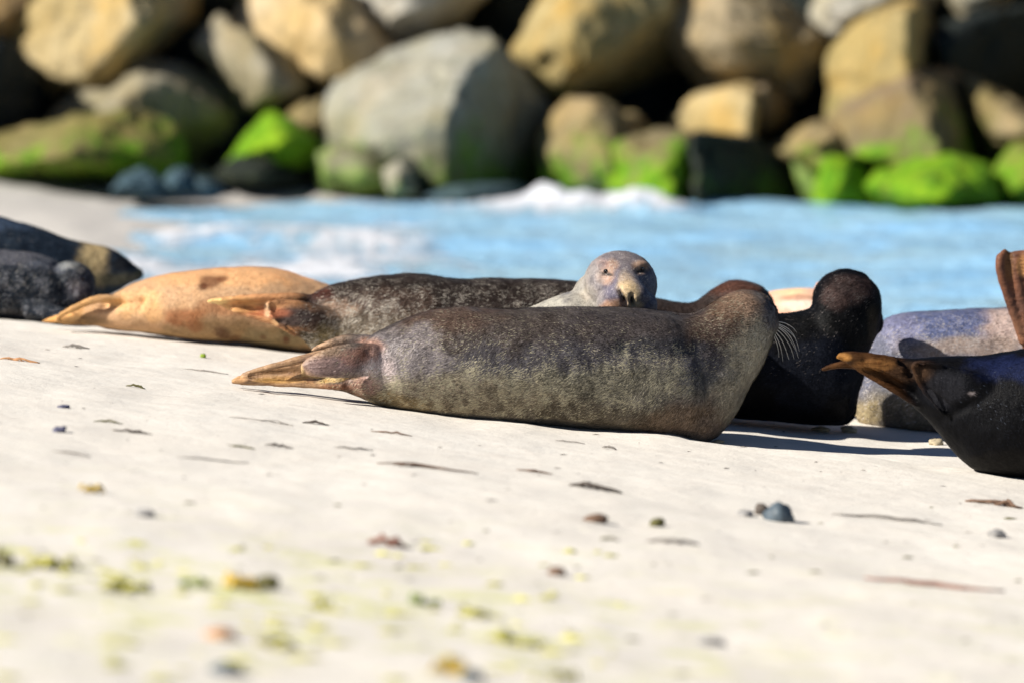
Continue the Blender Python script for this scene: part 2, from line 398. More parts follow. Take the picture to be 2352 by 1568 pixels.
rock('brown rock with a bright green foot, right of centre', 36.5, [(1238, 315), (1310, 228), (1375, 234), (1480, 278, .5), (1510, 310, .6), (1470, 440, .4), (1300, 440), (1240, 430)], [(1290, 320, -.3), (1388, 248, -.4), (1405, 410, -.65), (1265, 400, -.3)], M_olive, thick=.9)
rock('green bearded block in front of the brown rock', 36.0, [(1388, 345), (1420, 322), (1510, 300), (1578, 308), (1590, 380), (1594, 470), (1480, 470), (1392, 445)], [(1440, 380, -.4), (1560, 350, -.4), (1540, 455, -.55), (1420, 430, -.45)], M_brown, thick=.7)
rock('angular block painted shade-black, facing away from the sun', 35.9, [(1584, 306, -.5), (1660, 305, -.1), (1742, 325, .35), (1800, 390, .5), (1864, 470, .7), (1780, 485, .3), (1602, 480, -.55)], [(1610, 400, -.6)], M_dark, thick=1.3, cuts=0)  # its shaded side is painted in as black colour
rock('olive rock between black block and green dome', 36.5, [(1765, 345), (1855, 292), (1912, 275), (1945, 330), (1940, 400), (1890, 420), (1830, 385)], [(1840, 345, -.35), (1900, 330, -.4), (1890, 395, -.4)], M_olive, thick=.8)
rock('pale wet stone wedged at the foot of the olive rock', 36.0, [(1820, 372), (1850, 385), (1910, 430), (1890, 475), (1850, 470), (1838, 420)], [(1868, 425, -.2)], M_grey, thick=.4)
rock('bright green weed covered dome at lower right', 35.8, [(1985, 475), (1985, 420), (2060, 372), (2180, 356), (2265, 378), (2295, 440), (2285, 475)], [(2060, 430, -.6), (2160, 390, -.5), (2230, 440, -.55), (2150, 460, -.75)], M_lgreen, thick=.9, smooth=8)
rock('smaller green weed covered stone left of the dome', 35.9, [(1866, 480), (1880, 420), (1895, 368), (1945, 362), (1990, 400), (2020, 475)], [(1910, 420, -.4), (1950, 450, -.5)], M_lgreen, thick=.7, smooth=8)
rock('olive slanting rock with an orange edge at the right', 36.9, [(2204, 172), (2245, 185), (2285, 245), (2370, 255), (2460, 300), (2430, 390), (2295, 390), (2255, 330)], [(2290, 310, -.4), (2380, 310, -.6), (2245, 230, -.1)], M_olive, thick=1.0)
rock('grey rock poking into the top right corner', 37.9, [(2185, 5), (2200, -90), (2300, -120), (2330, -20), (2285, 30), (2262, 58), (2222, 64)], [(2235, 10, -.4), (2270, -40, -.4)], M_grey)
rock('boulder painted shade-black, filling the void in the upper right corner', 37.3, [(2130, 40, -.2), (2260, 40, .1), (2330, 20, .2), (2480, 40, .9), (2480, 250, .9), (2290, 250, .4), (2200, 180, -.1)], [(2160, 110, -.3)], M_dark, thick=1.2)  # stands in a dark void; the black colour is painted shade
rock('brown stone with a blue wet foot at the right edge', 36.0, [(2285, 395), (2330, 330), (2420, 320), (2470, 400), (2450, 480), (2300, 475)], [(2340, 420, -.4), (2400, 400, -.45)], M_green, thick=.7)
rock('brownish green low stone under the largest boulder', 36.1, [(730, 360), (780, 335), (850, 340), (905, 375), (912, 445), (760, 445), (735, 410)], [(790, 390, -.4), (860, 400, -.45)], M_grey, thick=.6)
rock('small whitish upright stone at the waterline, centre left', 35.7, [(880, 390), (915, 370), (945, 388), (958, 450), (890, 455)], [(915, 420, -.2)], M_pale, thick=.3)
rock('dark green wedge stone beside the whitish one', 35.9, [(925, 365, -.1), (960, 362), (1000, 400, .2), (1022, 450, .3), (950, 452, -.1)], [(955, 410, -.2)], M_dark, thick=.4)
rock('flat dark stone at the back of the sand, left', 36.0, [(490, 405, -.2), (555, 360, .1), (640, 352, .3), (715, 385, .5), (765, 425, .6), (600, 432)], [(590, 405, -.3)], M_dark, thick=.7)
rock('bright green stone with a pointed top, left of centre', 36.3, [(520, 380), (560, 322), (618, 262), (660, 275), (720, 320), (720, 375), (600, 395)], [(600, 330, -.35), (650, 335, -.4), (580, 370, -.35)], M_lgreen, thick=.6)
rock('beige moss edged stone tucked beside the largest boulder', 36.7, [(642, 268), (688, 236), (740, 226), (770, 280), (745, 340), (690, 330)], [(700, 280, -.35), (735, 300, -.3)], M_olive, thick=.6)
rock('dark wet stone awash in front of the largest boulder', 35.3, [(984, 452), (1040, 428), (1130, 420, .2), (1205, 424, .4), (1195, 470, .3), (1130, 486), (1020, 474)], [(1080, 450, -.35)], M_skytint, thick=.5, rough=.6)
rock('sky-tinted blue grey left stone of a cluster on the sand', 35.0, [(258, 438), (285, 402), (325, 386), (352, 400), (382, 440), (320, 446)], [(318, 418, -.25)], M_skytint, thick=.35)
rock('sky-tinted blue grey peaked middle stone of the cluster on sand', 35.1, [(345, 440), (372, 412), (405, 384), (436, 390), (472, 440), (400, 448)], [(405, 416, -.25)], M_skytint, thick=.35)
rock('flat sky-tinted blue grey right stone of the cluster on sand', 35.05, [(430, 442), (450, 410), (478, 414), (520, 442), (480, 450)], [(474, 430, -.2)], M_skytint, thick=.3)
# second layer that closes the gaps, their shade painted into its colour, and the stones to either side of the view
rnd = random.Random(4)
def heap_rock(x, y, d, r, mat, label, group):
    n = 9
    out = [(x + r * (.8 + .35 * rnd.random()) * math.cos(a * 2 * math.pi / n), y + r * (.7 + .3 * rnd.random()) * math.sin(a * 2 * math.pi / n)) for a in range(n)]
    fr = [(x + r * .5 * math.cos(a), y + r * .5 * math.sin(a), -.35 - .3 * rnd.random()) for a in (.6, 2.4, 4.1, 5.4)]
    return rock(label, d, out, fr, mat, thick=1.0, group=group)
for x, y, d, r, m, lb in [(400, 110, 38.6, 130, M_dark, 'stone painted shade-dark in the gap right of the cream boulder'),
                          (1180, 60, 38.8, 150, M_dark, 'stone painted shade-dark in the gap above the largest boulder'),
                          (1450, 230, 38.4, 190, M_dark, 'stone painted shade-dark in the gap under the tan yellow boulder'),
                          (1800, 20, 38.9, 120, M_dark, 'stone painted shade-dark in the top gap beside the pale grey boulder'),
                          (1850, 230, 38.2, 110, M_dark, 'stone painted shade-dark in the gap left of the tall tan boulder'),
                          (760, 10, 38.9, 110, M_dark, 'stone painted shade-dark in the top gap beside the pale cream boulder'),
                          (560, 330, 37.6, 150, M_dark, 'stone painted shade-dark in the gap under the grey slab'),
                          (500, 0, 38.8, 110, M_dark, 'stone painted shade-dark at the top between cream and peach boulders')]:
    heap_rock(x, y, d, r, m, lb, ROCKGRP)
NTH = ['first', 'second', 'third', 'fourth', 'fifth', 'sixth', 'seventh', 'eighth', 'ninth', 'tenth']
mn = ['tan', 'grey', 'pale', 'olive', 'cream', 'brown']
mm = [M_tan, M_grey, M_pale, M_olive, M_cream, M_brown]
k = 0
for side in (-1, 1):
    for row in range(4):
        for c in range(4):
            x = (-330 - 300 * c) if side < 0 else (2640 + 300 * c)
            heap_rock(x + rnd.uniform(-40, 40), 380 - 200 * row + rnd.uniform(-30, 30), 36.4 + row * .55, rnd.uniform(160, 200), mm[k % 6],
                      '%s armour stone, %s row up, %s out beyond the %s picture edge' % (mn[k % 6], NTH[row], NTH[c], 'left' if side < 0 else 'right'), 'armour stones beyond the %s edge' % ('left' if side < 0 else 'right'))
            k += 1
for c in range(10):
    heap_rock(-60 + 270 * c + rnd.uniform(-50, 50), -210 + rnd.uniform(-30, 30), 38.8, rnd.uniform(140, 180), mm[c % 6], '%s armour stone above the picture, %s from the left along the top' % (mn[c % 6], NTH[c]), 'armour stones above the picture')
# rubble core of the breakwater, its dark colour holding the gap shade
def core(X, Y):
    p = np.stack([X.ravel(), Y.ravel(), 0 * X.ravel()], 1)
    z = -0.9 + np.clip((Y - 36.9) * 1.15, 0, 3.6) + fbm(p, 1.1, 4, 12).reshape(X.shape) * .3
    return z
co_, _ = grid_obj('rubble_core', np.arange(-16, 16.1, .25), np.concatenate([np.arange(36.5, 42, .2), np.arange(42, 60, 1.5)]), core, M_dark)
tag(co_, kind='structure')

# ------------------------------------------------------------------ seals
def loft(st, nseg=40, power=2.2, sub=4):
    """st: (x_top, y_top, x_bottom, y_bottom, distance, half width) in order along the animal"""
    C, A, Wd = [], [], []
    for (xt, yt, xb, yb, d, w) in st:
        t = P(xt, yt, d); b = P(xb, yb, d)
        C.append((t + b) / 2); A.append((t - b) / 2); Wd.append(w)
    return loft3(C, A, [Vector((0, w, 0)) for w in Wd], nseg, power, sub)
def cr(p0, p1, p2, p3, t):
    return 0.5 * ((2 * p1) + (-p0 + p2) * t + (2 * p0 - 5 * p1 + 4 * p2 - p3) * t * t + (-p0 + 3 * p1 - 3 * p2 + p3) * t ** 3)
def loft3(C, A, B, nseg=40, power=2.2, sub=4):
    n = len(C); V, Fc = [], []
    rows = []
    for i in range(n - 1):
        i0, i3 = max(i - 1, 0), min(i + 2, n - 1)
        for k in range(sub):
            t = k / sub
            rows.append(tuple(cr(Q[i0], Q[i], Q[i + 1], Q[i3], t) for Q in (C, A, B)))
    rows.append((C[-1], A[-1], B[-1]))
    ring = [2 * math.pi * j / nseg for j in range(nseg)]
    for (c, a, b) in rows:
        for th in ring:
            s, co = math.sin(th), math.cos(th)
            e = 2.0 / power
            V.append(c + a * (math.copysign(abs(co) ** e, co)) + b * (math.copysign(abs(s) ** e, s)))
    m = len(rows)
    for i in range(m - 1):
        for j in range(nseg):
            Fc.append((i * nseg + j, i * nseg + (j + 1) % nseg, (i + 1) * nseg + (j + 1) % nseg, (i + 1) * nseg + j))
    V.append(rows[0][0]); V.append(rows[-1][0])
    for j in range(nseg):
        Fc.append((m * nseg, (j + 1) % nseg, j)); Fc.append((m * nseg + 1, (m - 1) * nseg + j, (m - 1) * nseg + (j + 1) % nseg))
    return V, Fc
def ball(c, rx, ry, rz, rot=None, nu=20, nv=14):
    V, Fc = [], []
    M = rot or Matrix.Identity(3)
    for i in range(nv + 1):
        ph = math.pi * i / nv
        for j in range(nu):
            th = 2 * math.pi * j / nu
            V.append(Vector(c) + M @ Vector((rx * math.sin(ph) * math.cos(th), ry * math.sin(ph) * math.sin(th), rz * math.cos(ph))))
    for i in range(nv):
        for j in range(nu):
            Fc.append((i * nu + j, (i + 1) * nu + j, (i + 1) * nu + (j + 1) % nu, i * nu + (j + 1) % nu))
    return V, Fc
def tube(pts, radii, nseg=10):
    """round limb or digit through photo points (x, y, distance) with radii in metres"""
    Q = [P(*p) for p in pts]; C, A, B = [], [], []
    for i, q in enumerate(Q):
        t = (Q[min(i + 1, len(Q) - 1)] - Q[max(i - 1, 0)]).normalized()
        u = Vector((0, 0, 1)) if abs(t.z) < .9 else Vector((0, 1, 0))
        a = t.cross(u).normalized(); b = t.cross(a)
        C.append(q); A.append(a * radii[i]); B.append(b * radii[i])
    return loft3(C, A, B, nseg, 2, 4)

def fur_material(name, rough=0.55, speck_col=(.50, .43, .27), streak=(1, 1, .38), bump=.35, spec=.22, mot=.75, sheen=.04):
    t = NT(name); p = t.pos()
    col = t.attr('coat').outputs['Color']; sp = t.attr('speck').outputs['Fac']; fl = t.attr('bare').outputs['Fac']
    q = t.mapping(p, streak)
    hair = t.noise(q, 170, 3, .7); mott = t.noise(q, 46, 4, .65, .3); soft = t.noise(p, 14, 3)
    nf = t.math('SUBTRACT', 1.0, fl)
    c = t.mix(t.math('MULTIPLY', t.ramp(mott, .46, .66), t.math('MULTIPLY', nf, mot)), col, t.mix(1, col, (.42, .42, .45), 'MULTIPLY'))
    c = t.mix(t.math('MULTIPLY', t.ramp(soft, .52, .7), .35), c, t.mix(1, c, (1.35, 1.2, 1.0), 'MULTIPLY'))
    dots = t.math('MULTIPLY', t.ramp(hair, .54, .68), t.math('MULTIPLY', t.ramp(mott, .60, .40), sp))
    c = t.mix(dots, c, speck_col)
    dk = t.math('MULTIPLY', t.ramp(hair, .46, .34), t.math('MULTIPLY', nf, .55))
    c = t.mix(dk, c, t.mix(1, c, (.35, .35, .38), 'MULTIPLY'))
    t.l(c, t.b.inputs['Base Color'])
    t.b.inputs['Roughness'].default_value = rough
    t.b.inputs['Specular IOR Level'].default_value = spec
    t.b.inputs['Sheen Weight'].default_value = sheen; t.b.inputs['Sheen Roughness'].default_value = .4
    wr = t.noise(t.mapping(p, (.22, 1, 1)), 120, 3, .6)
    c = t.mix(t.math('MULTIPLY', fl, t.ramp(wr, .5, .66)), c, t.mix(1, c, (.62, .56, .54), 'MULTIPLY')); t.l(c, t.b.inputs['Base Color'])
    t.bump(t.math('ADD', t.math('ADD', t.math('MULTIPLY', hair, .7), t.math('MULTIPLY', mott, 1.2)), t.math('MULTIPLY', fl, t.math('MULTIPLY', wr, 2.0))), bump, 0.008)
    return t.m
M_eye = NT('eye_black'); M_eye.b.inputs['Base Color'].default_value = (.006, .005, .005, 1); M_eye.b.inputs['Roughness'].default_value = .12; M_eye = M_eye.m
M_whisk = NT('whisker'); M_whisk.b.inputs['Base Color'].default_value = (.75, .72, .66, 1); M_whisk.b.inputs['Roughness'].default_value = .4; M_whisk = M_whisk.m

M_hair = NT('hair_blades'); M_hair.l(M_hair.attr('coat').outputs['Color'], M_hair.b.inputs['Base Color'])
M_hair.b.inputs['Roughness'].default_value = .5; M_hair.b.inputs['Specular IOR Level'].default_value = .06; M_hair = M_hair.m
class Seal:
    def __init__(s, label, d, mat, base, voxel=.008, smooth=6, lump=.006, seed=1):
        s.label, s.d, s.mat, s.base, s.voxel, s.smooth, s.lump, s.seed = label, d, mat, base, voxel, smooth, lump, seed
        s.body, s.flip, s.blobs, s.specks, s.grooves = [], [], [], [], []
        s.flipcol = (150, 105, 60)
    def uv(s, co):
        """flat side view of the animal, in its own plane"""
        u = 1176 + co[:, 0] * F / s.d
        zz = (CAM_H - co[:, 2]) / s.d
        b = np.tan(np.arctan(zz) - PITCH); v = 784 + b * F
        return u, v
    def build(s):
        o = finish_mesh('seal', s.body + s.flip, s.voxel, s.smooth, s.mat)
        me = o.data; co = get_co(me)
        u, v = s.uv(co); nn = normals(me)
        bare = np.zeros(len(co))
        if s.flip:
            V, Fc = [], []
            for vv, ff in s.flip:
                k = len(V); V += list(vv); Fc += [tuple(i + k for i in f) for f in ff]
            bvh = BVHTree.FromPolygons(V, Fc)
            V2, F2 = [], []
            for vv, ff in s.body:
                k = len(V2); V2 += list(vv); F2 += [tuple(i + k for i in f) for f in ff]
            bvb = BVHTree.FromPolygons(V2, F2)
            fu = [1e9, -1e9, 1e9, -1e9]
            P2 = np.array(V); lo, hi = P2.min(0) - .05, P2.max(0) + .05
            idx = np.where(np.all((co > lo) & (co < hi), axis=1))[0]
            for i in idx:
                c = Vector(co[i]); df = bvh.find_nearest(c)[3]; db = bvb.find_nearest(c)[3]
                bare[i] = min(1, max(0, (db - .008) / .03)) if df < .016 and df < db else 0
        if hasattr(s, 'fade'): bare = bare * sstep(s.fade[1], s.fade[0], u)
        # wrinkles, folds, soft flesh
        dsp = fbm(co, 5, 3, s.seed) * s.lump * (1 - bare * .8) + fbm(co, 26, 3, s.seed + 5) * s.lump * .22
        for pts, depth, wid in s.grooves:
            best = np.full(len(co), 1e9)
            for a, b in zip(pts[:-1], pts[1:]):
                ab = np.array(b, float) - a; t = np.clip(((u - a[0]) * ab[0] + (v - a[1]) * ab[1]) / (ab @ ab), 0, 1)
                best = np.minimum(best, np.hypot(u - a[0] - t * ab[0], v - a[1] - t * ab[1]))
            dsp -= depth * np.exp(-(best / wid) ** 2) * (nn[:, 1] < 0.1)
        co = co + nn * dsp[:, None]
        g = terrain(co[:, 0], co[:, 1]) - .012
        co[:, 2] = np.maximum(co[:, 2], g)
        # coat
        col = np.tile(lin(*s.base), (len(co), 1))
        wob = fbm(co, 16, 3, s.seed + 11); wob2 = fbm(co, 16, 3, s.seed + 23)
        for (bu, bvv, ru, rv, rgb, st) in s.blobs:
            q = np.hypot((u - bu) / ru + .28 * wob, (v - bvv) / rv + .28 * wob2)
            w = st * sstep(1.25, .55, q)
            col = col * (1 - w[:, None]) + lin(*rgb) * w[:, None]
        fc = lin(*s.flipcol) * (1 + .35 * fbm(co, 30, 2, s.seed + 3))[:, None]
        col = col * (1 - bare[:, None] * .9) + fc * bare[:, None] * .9
        for (bu, bvv, ru, rv, rgb, st) in getattr(s, 'late', []):
            q = np.hypot((u - bu) / ru, (v - bvv) / rv); w = st * sstep(1.2, .6, q)
            col = col * (1 - w[:, None]) + lin(*rgb) * w[:, None]
        sp = np.zeros(len(co))
        for (bu, bvv, ru, rv, st) in s.specks:
            q = np.hypot((u - bu) / ru + .25 * wob, (v - bvv) / rv + .25 * wob2); sp = np.maximum(sp, st * sstep(1.3, .4, q))
        col = col * getattr(s, 'gain', 1.0)
        set_col(me, 'coat', np.clip(col, .004, .85)); set_float(me, 'speck', sp * (1 - bare)); set_float(me, 'bare', bare)
        s.fur_src = (co, col, sp, bare)
        s.tree = BVHTree.FromPolygons([Vector(c) for c in co], [tuple(p.vertices) for p in me.polygons])
        base = co.mean(0); base[2] = co[:, 2].min()
        set_co(me, co - base); o.location = base; s.o = o; s.org = Vector(base)
        me.polygons.foreach_set('use_smooth', [True] * len(me.polygons))
        tag(o, s.label, 'seal', 'seals resting on the beach')
        return o
    def fur(s, n, length, width=.0011, flow=(-1, -.1, -.55), speck=(.52, .47, .33), var=.46, lift=.30):
        """short hairs lying along the coat: one thin blade each"""
        co, col, sp, bare = s.fur_src; me = s.o.data
        me.calc_loop_triangles()
        T = np.empty(len(me.loop_triangles) * 3, np.int32); me.loop_triangles.foreach_get('vertices', T); T = T.reshape(-1, 3)
        a, b, c = co[T[:, 0]], co[T[:, 1]], co[T[:, 2]]
        fn = np.cross(b - a, c - a); ar = np.linalg.norm(fn, axis=1); fn /= np.maximum(ar, 1e-12)[:, None]
        w = ar * (1 - bare[T].mean(1)) * ((fn[:, 1] < .45) | (fn[:, 2] > .3)) * (fn[:, 2] > -.85)
        rg = np.random.default_rng(s.seed)
        i = rg.choice(len(T), n, p=w / w.sum())
        r1, r2 = np.sqrt(rg.random(n)), rg.random(n)
        wa, wb, wc = (1 - r1)[:, None], (r1 * (1 - r2))[:, None], (r1 * r2)[:, None]
        p = wa * a[i] + wb * b[i] + wc * c[i]; nn = fn[i]
        base = wa * col[T[i, 0]] + wb * col[T[i, 1]] + wc * col[T[i, 2]]; spk = sp[T[i]].mean(1)
        fl = np.array(flow, float) + rg.normal(0, .22, (n, 3)) + .5 * np.stack([vnoise(p, 9, 1), vnoise(p, 9, 2), vnoise(p, 9, 3)], 1)
        t = fl - nn * (fl * nn).sum(1)[:, None]; t /= np.maximum(np.linalg.norm(t, axis=1), 1e-6)[:, None]
        side = np.cross(nn, t); L = (length * rg.uniform(.6, 1.25, n))[:, None]; wd = (width * rg.uniform(.7, 1.4, n))[:, None]
        tip = p + t * L + nn * L * lift * rg.uniform(.4, 1.3, n)[:, None]
        root = p - nn * .001
        V = np.stack([root - side * wd, root + side * wd, tip], 1).reshape(-1, 3)
        clus = .5 + .5 * fbm(p * [1, 1, .5], 34, 2, s.seed + 7)
        m_ = np.exp(rg.normal(0, var, n)) * (.62 + .6 * clus)
        hc = base * m_[:, None]
        pick = rg.random(n) < spk * np.clip(.1 + 1.15 * (clus - .22), 0, 1)
        hc[pick] = np.array(speck) * rg.uniform(.55, 1.15, (pick.sum(), 1))
        hc = np.clip(hc, .002, .8)
        m2 = bpy.data.meshes.new('fur'); m2.vertices.add(3 * n); m2.vertices.foreach_set('co', (V - np.array(s.org)).astype(np.float32).ravel())
        m2.loops.add(3 * n); m2.loops.foreach_set('vertex_index', np.arange(3 * n, dtype=np.int32))
        m2.polygons.add(n); m2.polygons.foreach_set('loop_start', np.arange(0, 3 * n, 3, dtype=np.int32)); m2.update(calc_edges=True)
        set_col(m2, 'coat', np.repeat(hc, 3, 0)); m2.materials.append(M_hair)
        o = bpy.data.objects.new('fur', m2); COL.objects.link(o); o.parent = s.o; o['kind'] = 'stuff'
    def hit(s, x, y):
        o = Vector((0, 0, CAM_H)); d = (P(x, y, 10) - o).normalized()
        return s.tree.ray_cast(o, d)
    def eye(s, x, y, r=.012, sink=.4):
        p, n, _, _ = s.hit(x, y)
        if p is None: return
        v, f = ball(p - n * r * sink - s.org, r, r, r * .8)
        return mesh_obj('eye', v, f, M_eye, s.o)
    def whisker(s, pts, r=.0009):
        v, f = tube(pts, [r * (1 - .7 * i / (len(pts) - 1)) for i in range(len(pts))], 5)
        mesh_obj('whisker', [q - s.org for q in v], f, M_whisk, s.o)

M_furA = fur_material('brown_grey_fur', rough=.45, spec=.35)
M_furB = fur_material('black_fur', rough=.5, speck_col=(.06, .065, .08), spec=.05, sheen=0.0)
M_furC = fur_material('tan_fur', rough=.6, speck_col=(.55, .36, .18), bump=.2, mot=.25)
M_furD = fur_material('spotted_dark_fur', speck_col=(.55, .50, .42), streak=(.8, 1, .45))
M_furE = fur_material('blue_grey_fur', speck_col=(.55, .50, .48), streak=(.7, 1, .7))

# --- the seal in front
m = Seal('large brown grey seal in front, head raised, whiskers and belly at right', 19.05, M_furA, (102, 96, 92), voxel=.0065, smooth=5, seed=3)
D = 19.05
m.body.append(loft([(740, 838, 742, 874, D, .025), (780, 815, 785, 892, D, .045), (815, 798, 815, 908, D, .07), (850, 772, 848, 924, D, .105), (900, 745, 895, 940, D, .145), (960, 722, 960, 948, D, .175), (1050, 708, 1060, 956, D, .20),
    (1150, 706, 1160, 966, D, .215), (1300, 705, 1310, 982, D, .225), (1430, 707, 1450, 998, D, .225), (1520, 714, 1560, 1010, D, .215), (1570, 721, 1630, 1012, D + .01, .195), (1606, 715, 1682, 960, D + .03, .165),
    (1638, 698, 1722, 888, D + .05, .14), (1670, 679, 1758, 815, D + .07, .128), (1706, 668, 1780, 762, D + .09, .118), (1744, 672, 1784, 728, D + .1, .085), (1766, 684, 1783, 708, D + .1, .045)]))
m.body.append(ball(P(1766, 742, D + .10), .034, .07, .045)); m.body.append(ball(P(1752, 725, D + .2), .055, .12, .055))          # muzzle on the far side
m.flip += [loft([(905, 812, 907, 836, D - .06, .012), (880, 796, 884, 852, D - .085, .03), (850, 787, 856, 860, D - .115, .032), (800, 787, 812, 867, D - .14, .024), (745, 800, 748, 868, D - .15, .018), (705, 822, 708, 864, D - .145, .014), (690, 838, 692, 858, D - .14, .009)], 24, 2, 5),
           loft([(820, 830, 820, 905, D, .035), (760, 822, 760, 893, D, .028), (700, 822, 700, 890, D + .01, .016), (640, 838, 640, 888, D + .01, .013), (580, 852, 580, 886, D + .01, .012), (545, 862, 545, 884, D, .010), (530, 872, 530, 880, D, .006)], 24, 2, 5),
           tube([(800, 806, D - .02), (720, 818, D - .03), (640, 838, D - .035), (580, 854, D - .035), (552, 862, D - .03)], [.022, .017, .014, .012, .007]),
           tube([(790, 880, D - .04), (700, 882, D - .05), (620, 880, D - .05), (560, 874, D - .05), (532, 874, D - .05)], [.022, .014, .011, .011, .008]),
           tube([(870, 790, D + .05), (800, 782, D + .06), (740, 796, D + .06), (715, 806, D + .06)], [.03, .022, .014, .007])]
m.flipcol = (158, 124, 90); m.fade = (700, 850); m.gain = 1.10
m.blobs = [(1100, 745, 330, 70, (68, 59, 55), .85), (1500, 760, 260, 75, (62, 56, 56), .9), (1020, 720, 130, 40, (104, 78, 62), .4), (1300, 830, 330, 55, (66, 64, 70), .75),
           (920, 815, 110, 75, (132, 124, 124), .8), (868, 846, 52, 50, (196, 180, 178), .85), (1080, 900, 300, 55, (122, 110, 90), .75), (900, 925, 120, 30, (134, 114, 76), .6),  # palest hip blob paints a highlight into the coat
           (1400, 870, 260, 45, (98, 94, 80), .75), (1400, 950, 280, 50, (76, 68, 54), .8), (1600, 960, 110, 55, (112, 92, 74), .6), (1690, 880, 60, 110, (146, 138, 120), .85), (1735, 800, 44, 100, (158, 150, 132), .9),
           (1690, 700, 70, 50, (132, 104, 82), .7), (1640, 745, 80, 50, (80, 62, 50), .6), (1620, 840, 60, 55, (74, 74, 82), .6), (1510, 788, 110, 26, (56, 57, 62), .6), (830, 880, 45, 28, (158, 116, 96), .6), (850, 795, 40, 22, (158, 112, 88), .6),  # dark blobs along the shoulder fold put its shade into the coat
           (1772, 720, 18, 40, (90, 84, 88), .6)]
m.late = [(760, 832, 72, 27, (122, 102, 100), .9), (820, 810, 40, 22, (140, 98, 84), .5), (748, 864, 66, 5.5, (208, 176, 122), .85), (694, 846, 6, 18, (208, 176, 122), .6), (650, 852, 60, 7, (104, 74, 44), .8), (600, 872, 50, 6, (84, 62, 40), .8), (545, 868, 22, 10, (196, 150, 102), .6), (640, 870, 60, 6, (186, 142, 76), .6), (770, 885, 40, 8, (170, 112, 78), .5)]
m.specks = [(1080, 890, 340, 75, .95), (1440, 850, 200, 75, 1), (1150, 780, 340, 90, .16), (1690, 800, 120, 120, .35), (1000, 850, 160, 100, .25)]
m.grooves = [([(1440, 786), (1540, 800), (1600, 796), (1628, 846)], .018, 24), ([(1560, 724), (1592, 766), (1606, 800)], .006, 22), ([(1600, 718), (1640, 770), (1660, 830)], .005, 20), ([(1630, 846), (1640, 900), (1620, 950)], .012, 16), ([(900, 760), (890, 830), (900, 900)], .006, 18), ([(700, 868), (780, 872), (838, 858)], .012, 9), ([(850, 800), (845, 850), (850, 880)], .008, 14),
             ([(1640, 900), (1600, 960), (1540, 1000)], .008, 26), ([(580, 862), (700, 848)], .008, 7)]
m.build(); m.fur(150000, .0125)
for q in [((1782, 742), (1806, 752), (1822, 768), (1832, 790)), ((1783, 748), (1808, 764), (1824, 790), (1834, 822)), ((1782, 755), (1800, 772), (1816, 798), (1824, 824)), ((1780, 760), (1796, 782), (1806, 806), (1812, 826)),
          ((1781, 738), (1802, 742), (1820, 752), (1830, 764)), ((1778, 765), (1790, 788), (1796, 812), (1798, 830)), ((1784, 750), (1804, 766), (1818, 786), (1828, 806)), ((1776, 768), (1784, 788), (1788, 806), (1789, 820)),
          ((1783, 744), (1806, 757), (1826, 776), (1836, 806))]:
    m.whisker([(x, y, D + .2 + .02 * i) for i, (x, y) in enumerate(q)], .0013)

# --- grey headed seal looking at the camera
m = Seal('grey headed seal with yellow muzzle looking over the front seal', 19.5, M_furE, (94, 91, 96), voxel=.006, smooth=5, lump=.003, seed=21)
D = 19.52
m.body.append(loft([(800, 880, 800, 900, D, .03), (890, 840, 890, 915, D, .08), (1000, 785, 1000, 930, D, .13), (1120, 745, 1120, 940, D, .155), (1225, 702, 1240, 945, D, .16), (1300, 670, 1350, 945, D, .15), (1360, 660, 1440, 900, D, .14),
    (1370, 630, 1500, 820, D, .13), (1362, 620, 1512, 745, D, .125), (1385, 606, 1500, 640, D, .09)]))
m.body.append(ball(P(1424, 655, D - .02), .130, .135, .119))
m.body.append(loft3([P(1428, 618, D - .09), P(1434, 640, D - .14), P(1439, 662, D - .175), P(1441, 684, D - .185), P(1442, 708, D - .165)],
                    [Vector((.045, 0, 0)), Vector((.056, 0, 0)), Vector((.070, 0, 0)), Vector((.080, 0, 0)), Vector((.07, 0, 0))],
                    [Vector((0, .05, 0)), Vector((0, .06, 0)), Vector((0, .06, 0)), Vector((0, .055, 0)), Vector((0, .05, 0))], 24, 2, 5))
m.body.append(ball(P(1406, 698, D - .15), .055, .06, .05)); m.body.append(ball(P(1476, 700, D - .15), .052, .06, .05))
m.body.append(ball(P(1372, 690, D + .02), .095, .10, .10)); m.body.append(ball(P(1392, 611, D - .085), .034, .03, .016)); m.body.append(ball(P(1470, 607, D - .08), .034, .03, .016))
m.blobs = [(1250, 720, 120, 60, (172, 167, 154), .95), (1345, 690, 40, 70, (160, 154, 142), .8), (1425, 600, 90, 35, (116, 108, 110), .9), (1395, 650, 40, 50, (98, 92, 108), .9), (1480, 650, 45, 70, (84, 84, 98), .85),
           (1391, 626, 24, 20, (182, 148, 124), .75), (1404, 604, 18, 16, (176, 140, 112), .6), (1384, 604, 16, 12, (160, 128, 118), .5), (1476, 606, 24, 18, (150, 118, 88), .7), (1440, 640, 20, 26, (176, 156, 134), .8), (1444, 660, 30, 22, (204, 178, 136), .9), (1366, 650, 26, 60, (150, 142, 136), .6), (1410, 695, 32, 20, (206, 160, 126), .8),
           (1455, 690, 24, 14, (200, 180, 140), .7)]
m.late = [(1424, 666, 5, 9, (20, 9, 6), 1), (1430, 677, 6, 10, (20, 9, 6), 1), (1450, 683, 5, 13, (20, 10, 8), 1), (1391, 623, 15, 4.5, (30, 20, 14), .95), (1477, 617, 15, 4.5, (20, 16, 14), .95)]
m.grooves = [([(1421, 659), (1434, 686)], .020, 4.5), ([(1449, 668), (1452, 694)], .020, 4.5), ([(1381, 624), (1402, 622)], .007, 6), ([(1466, 618), (1488, 616)], .007, 6)]
m.specks = [(1425, 640, 90, 90, .5)]
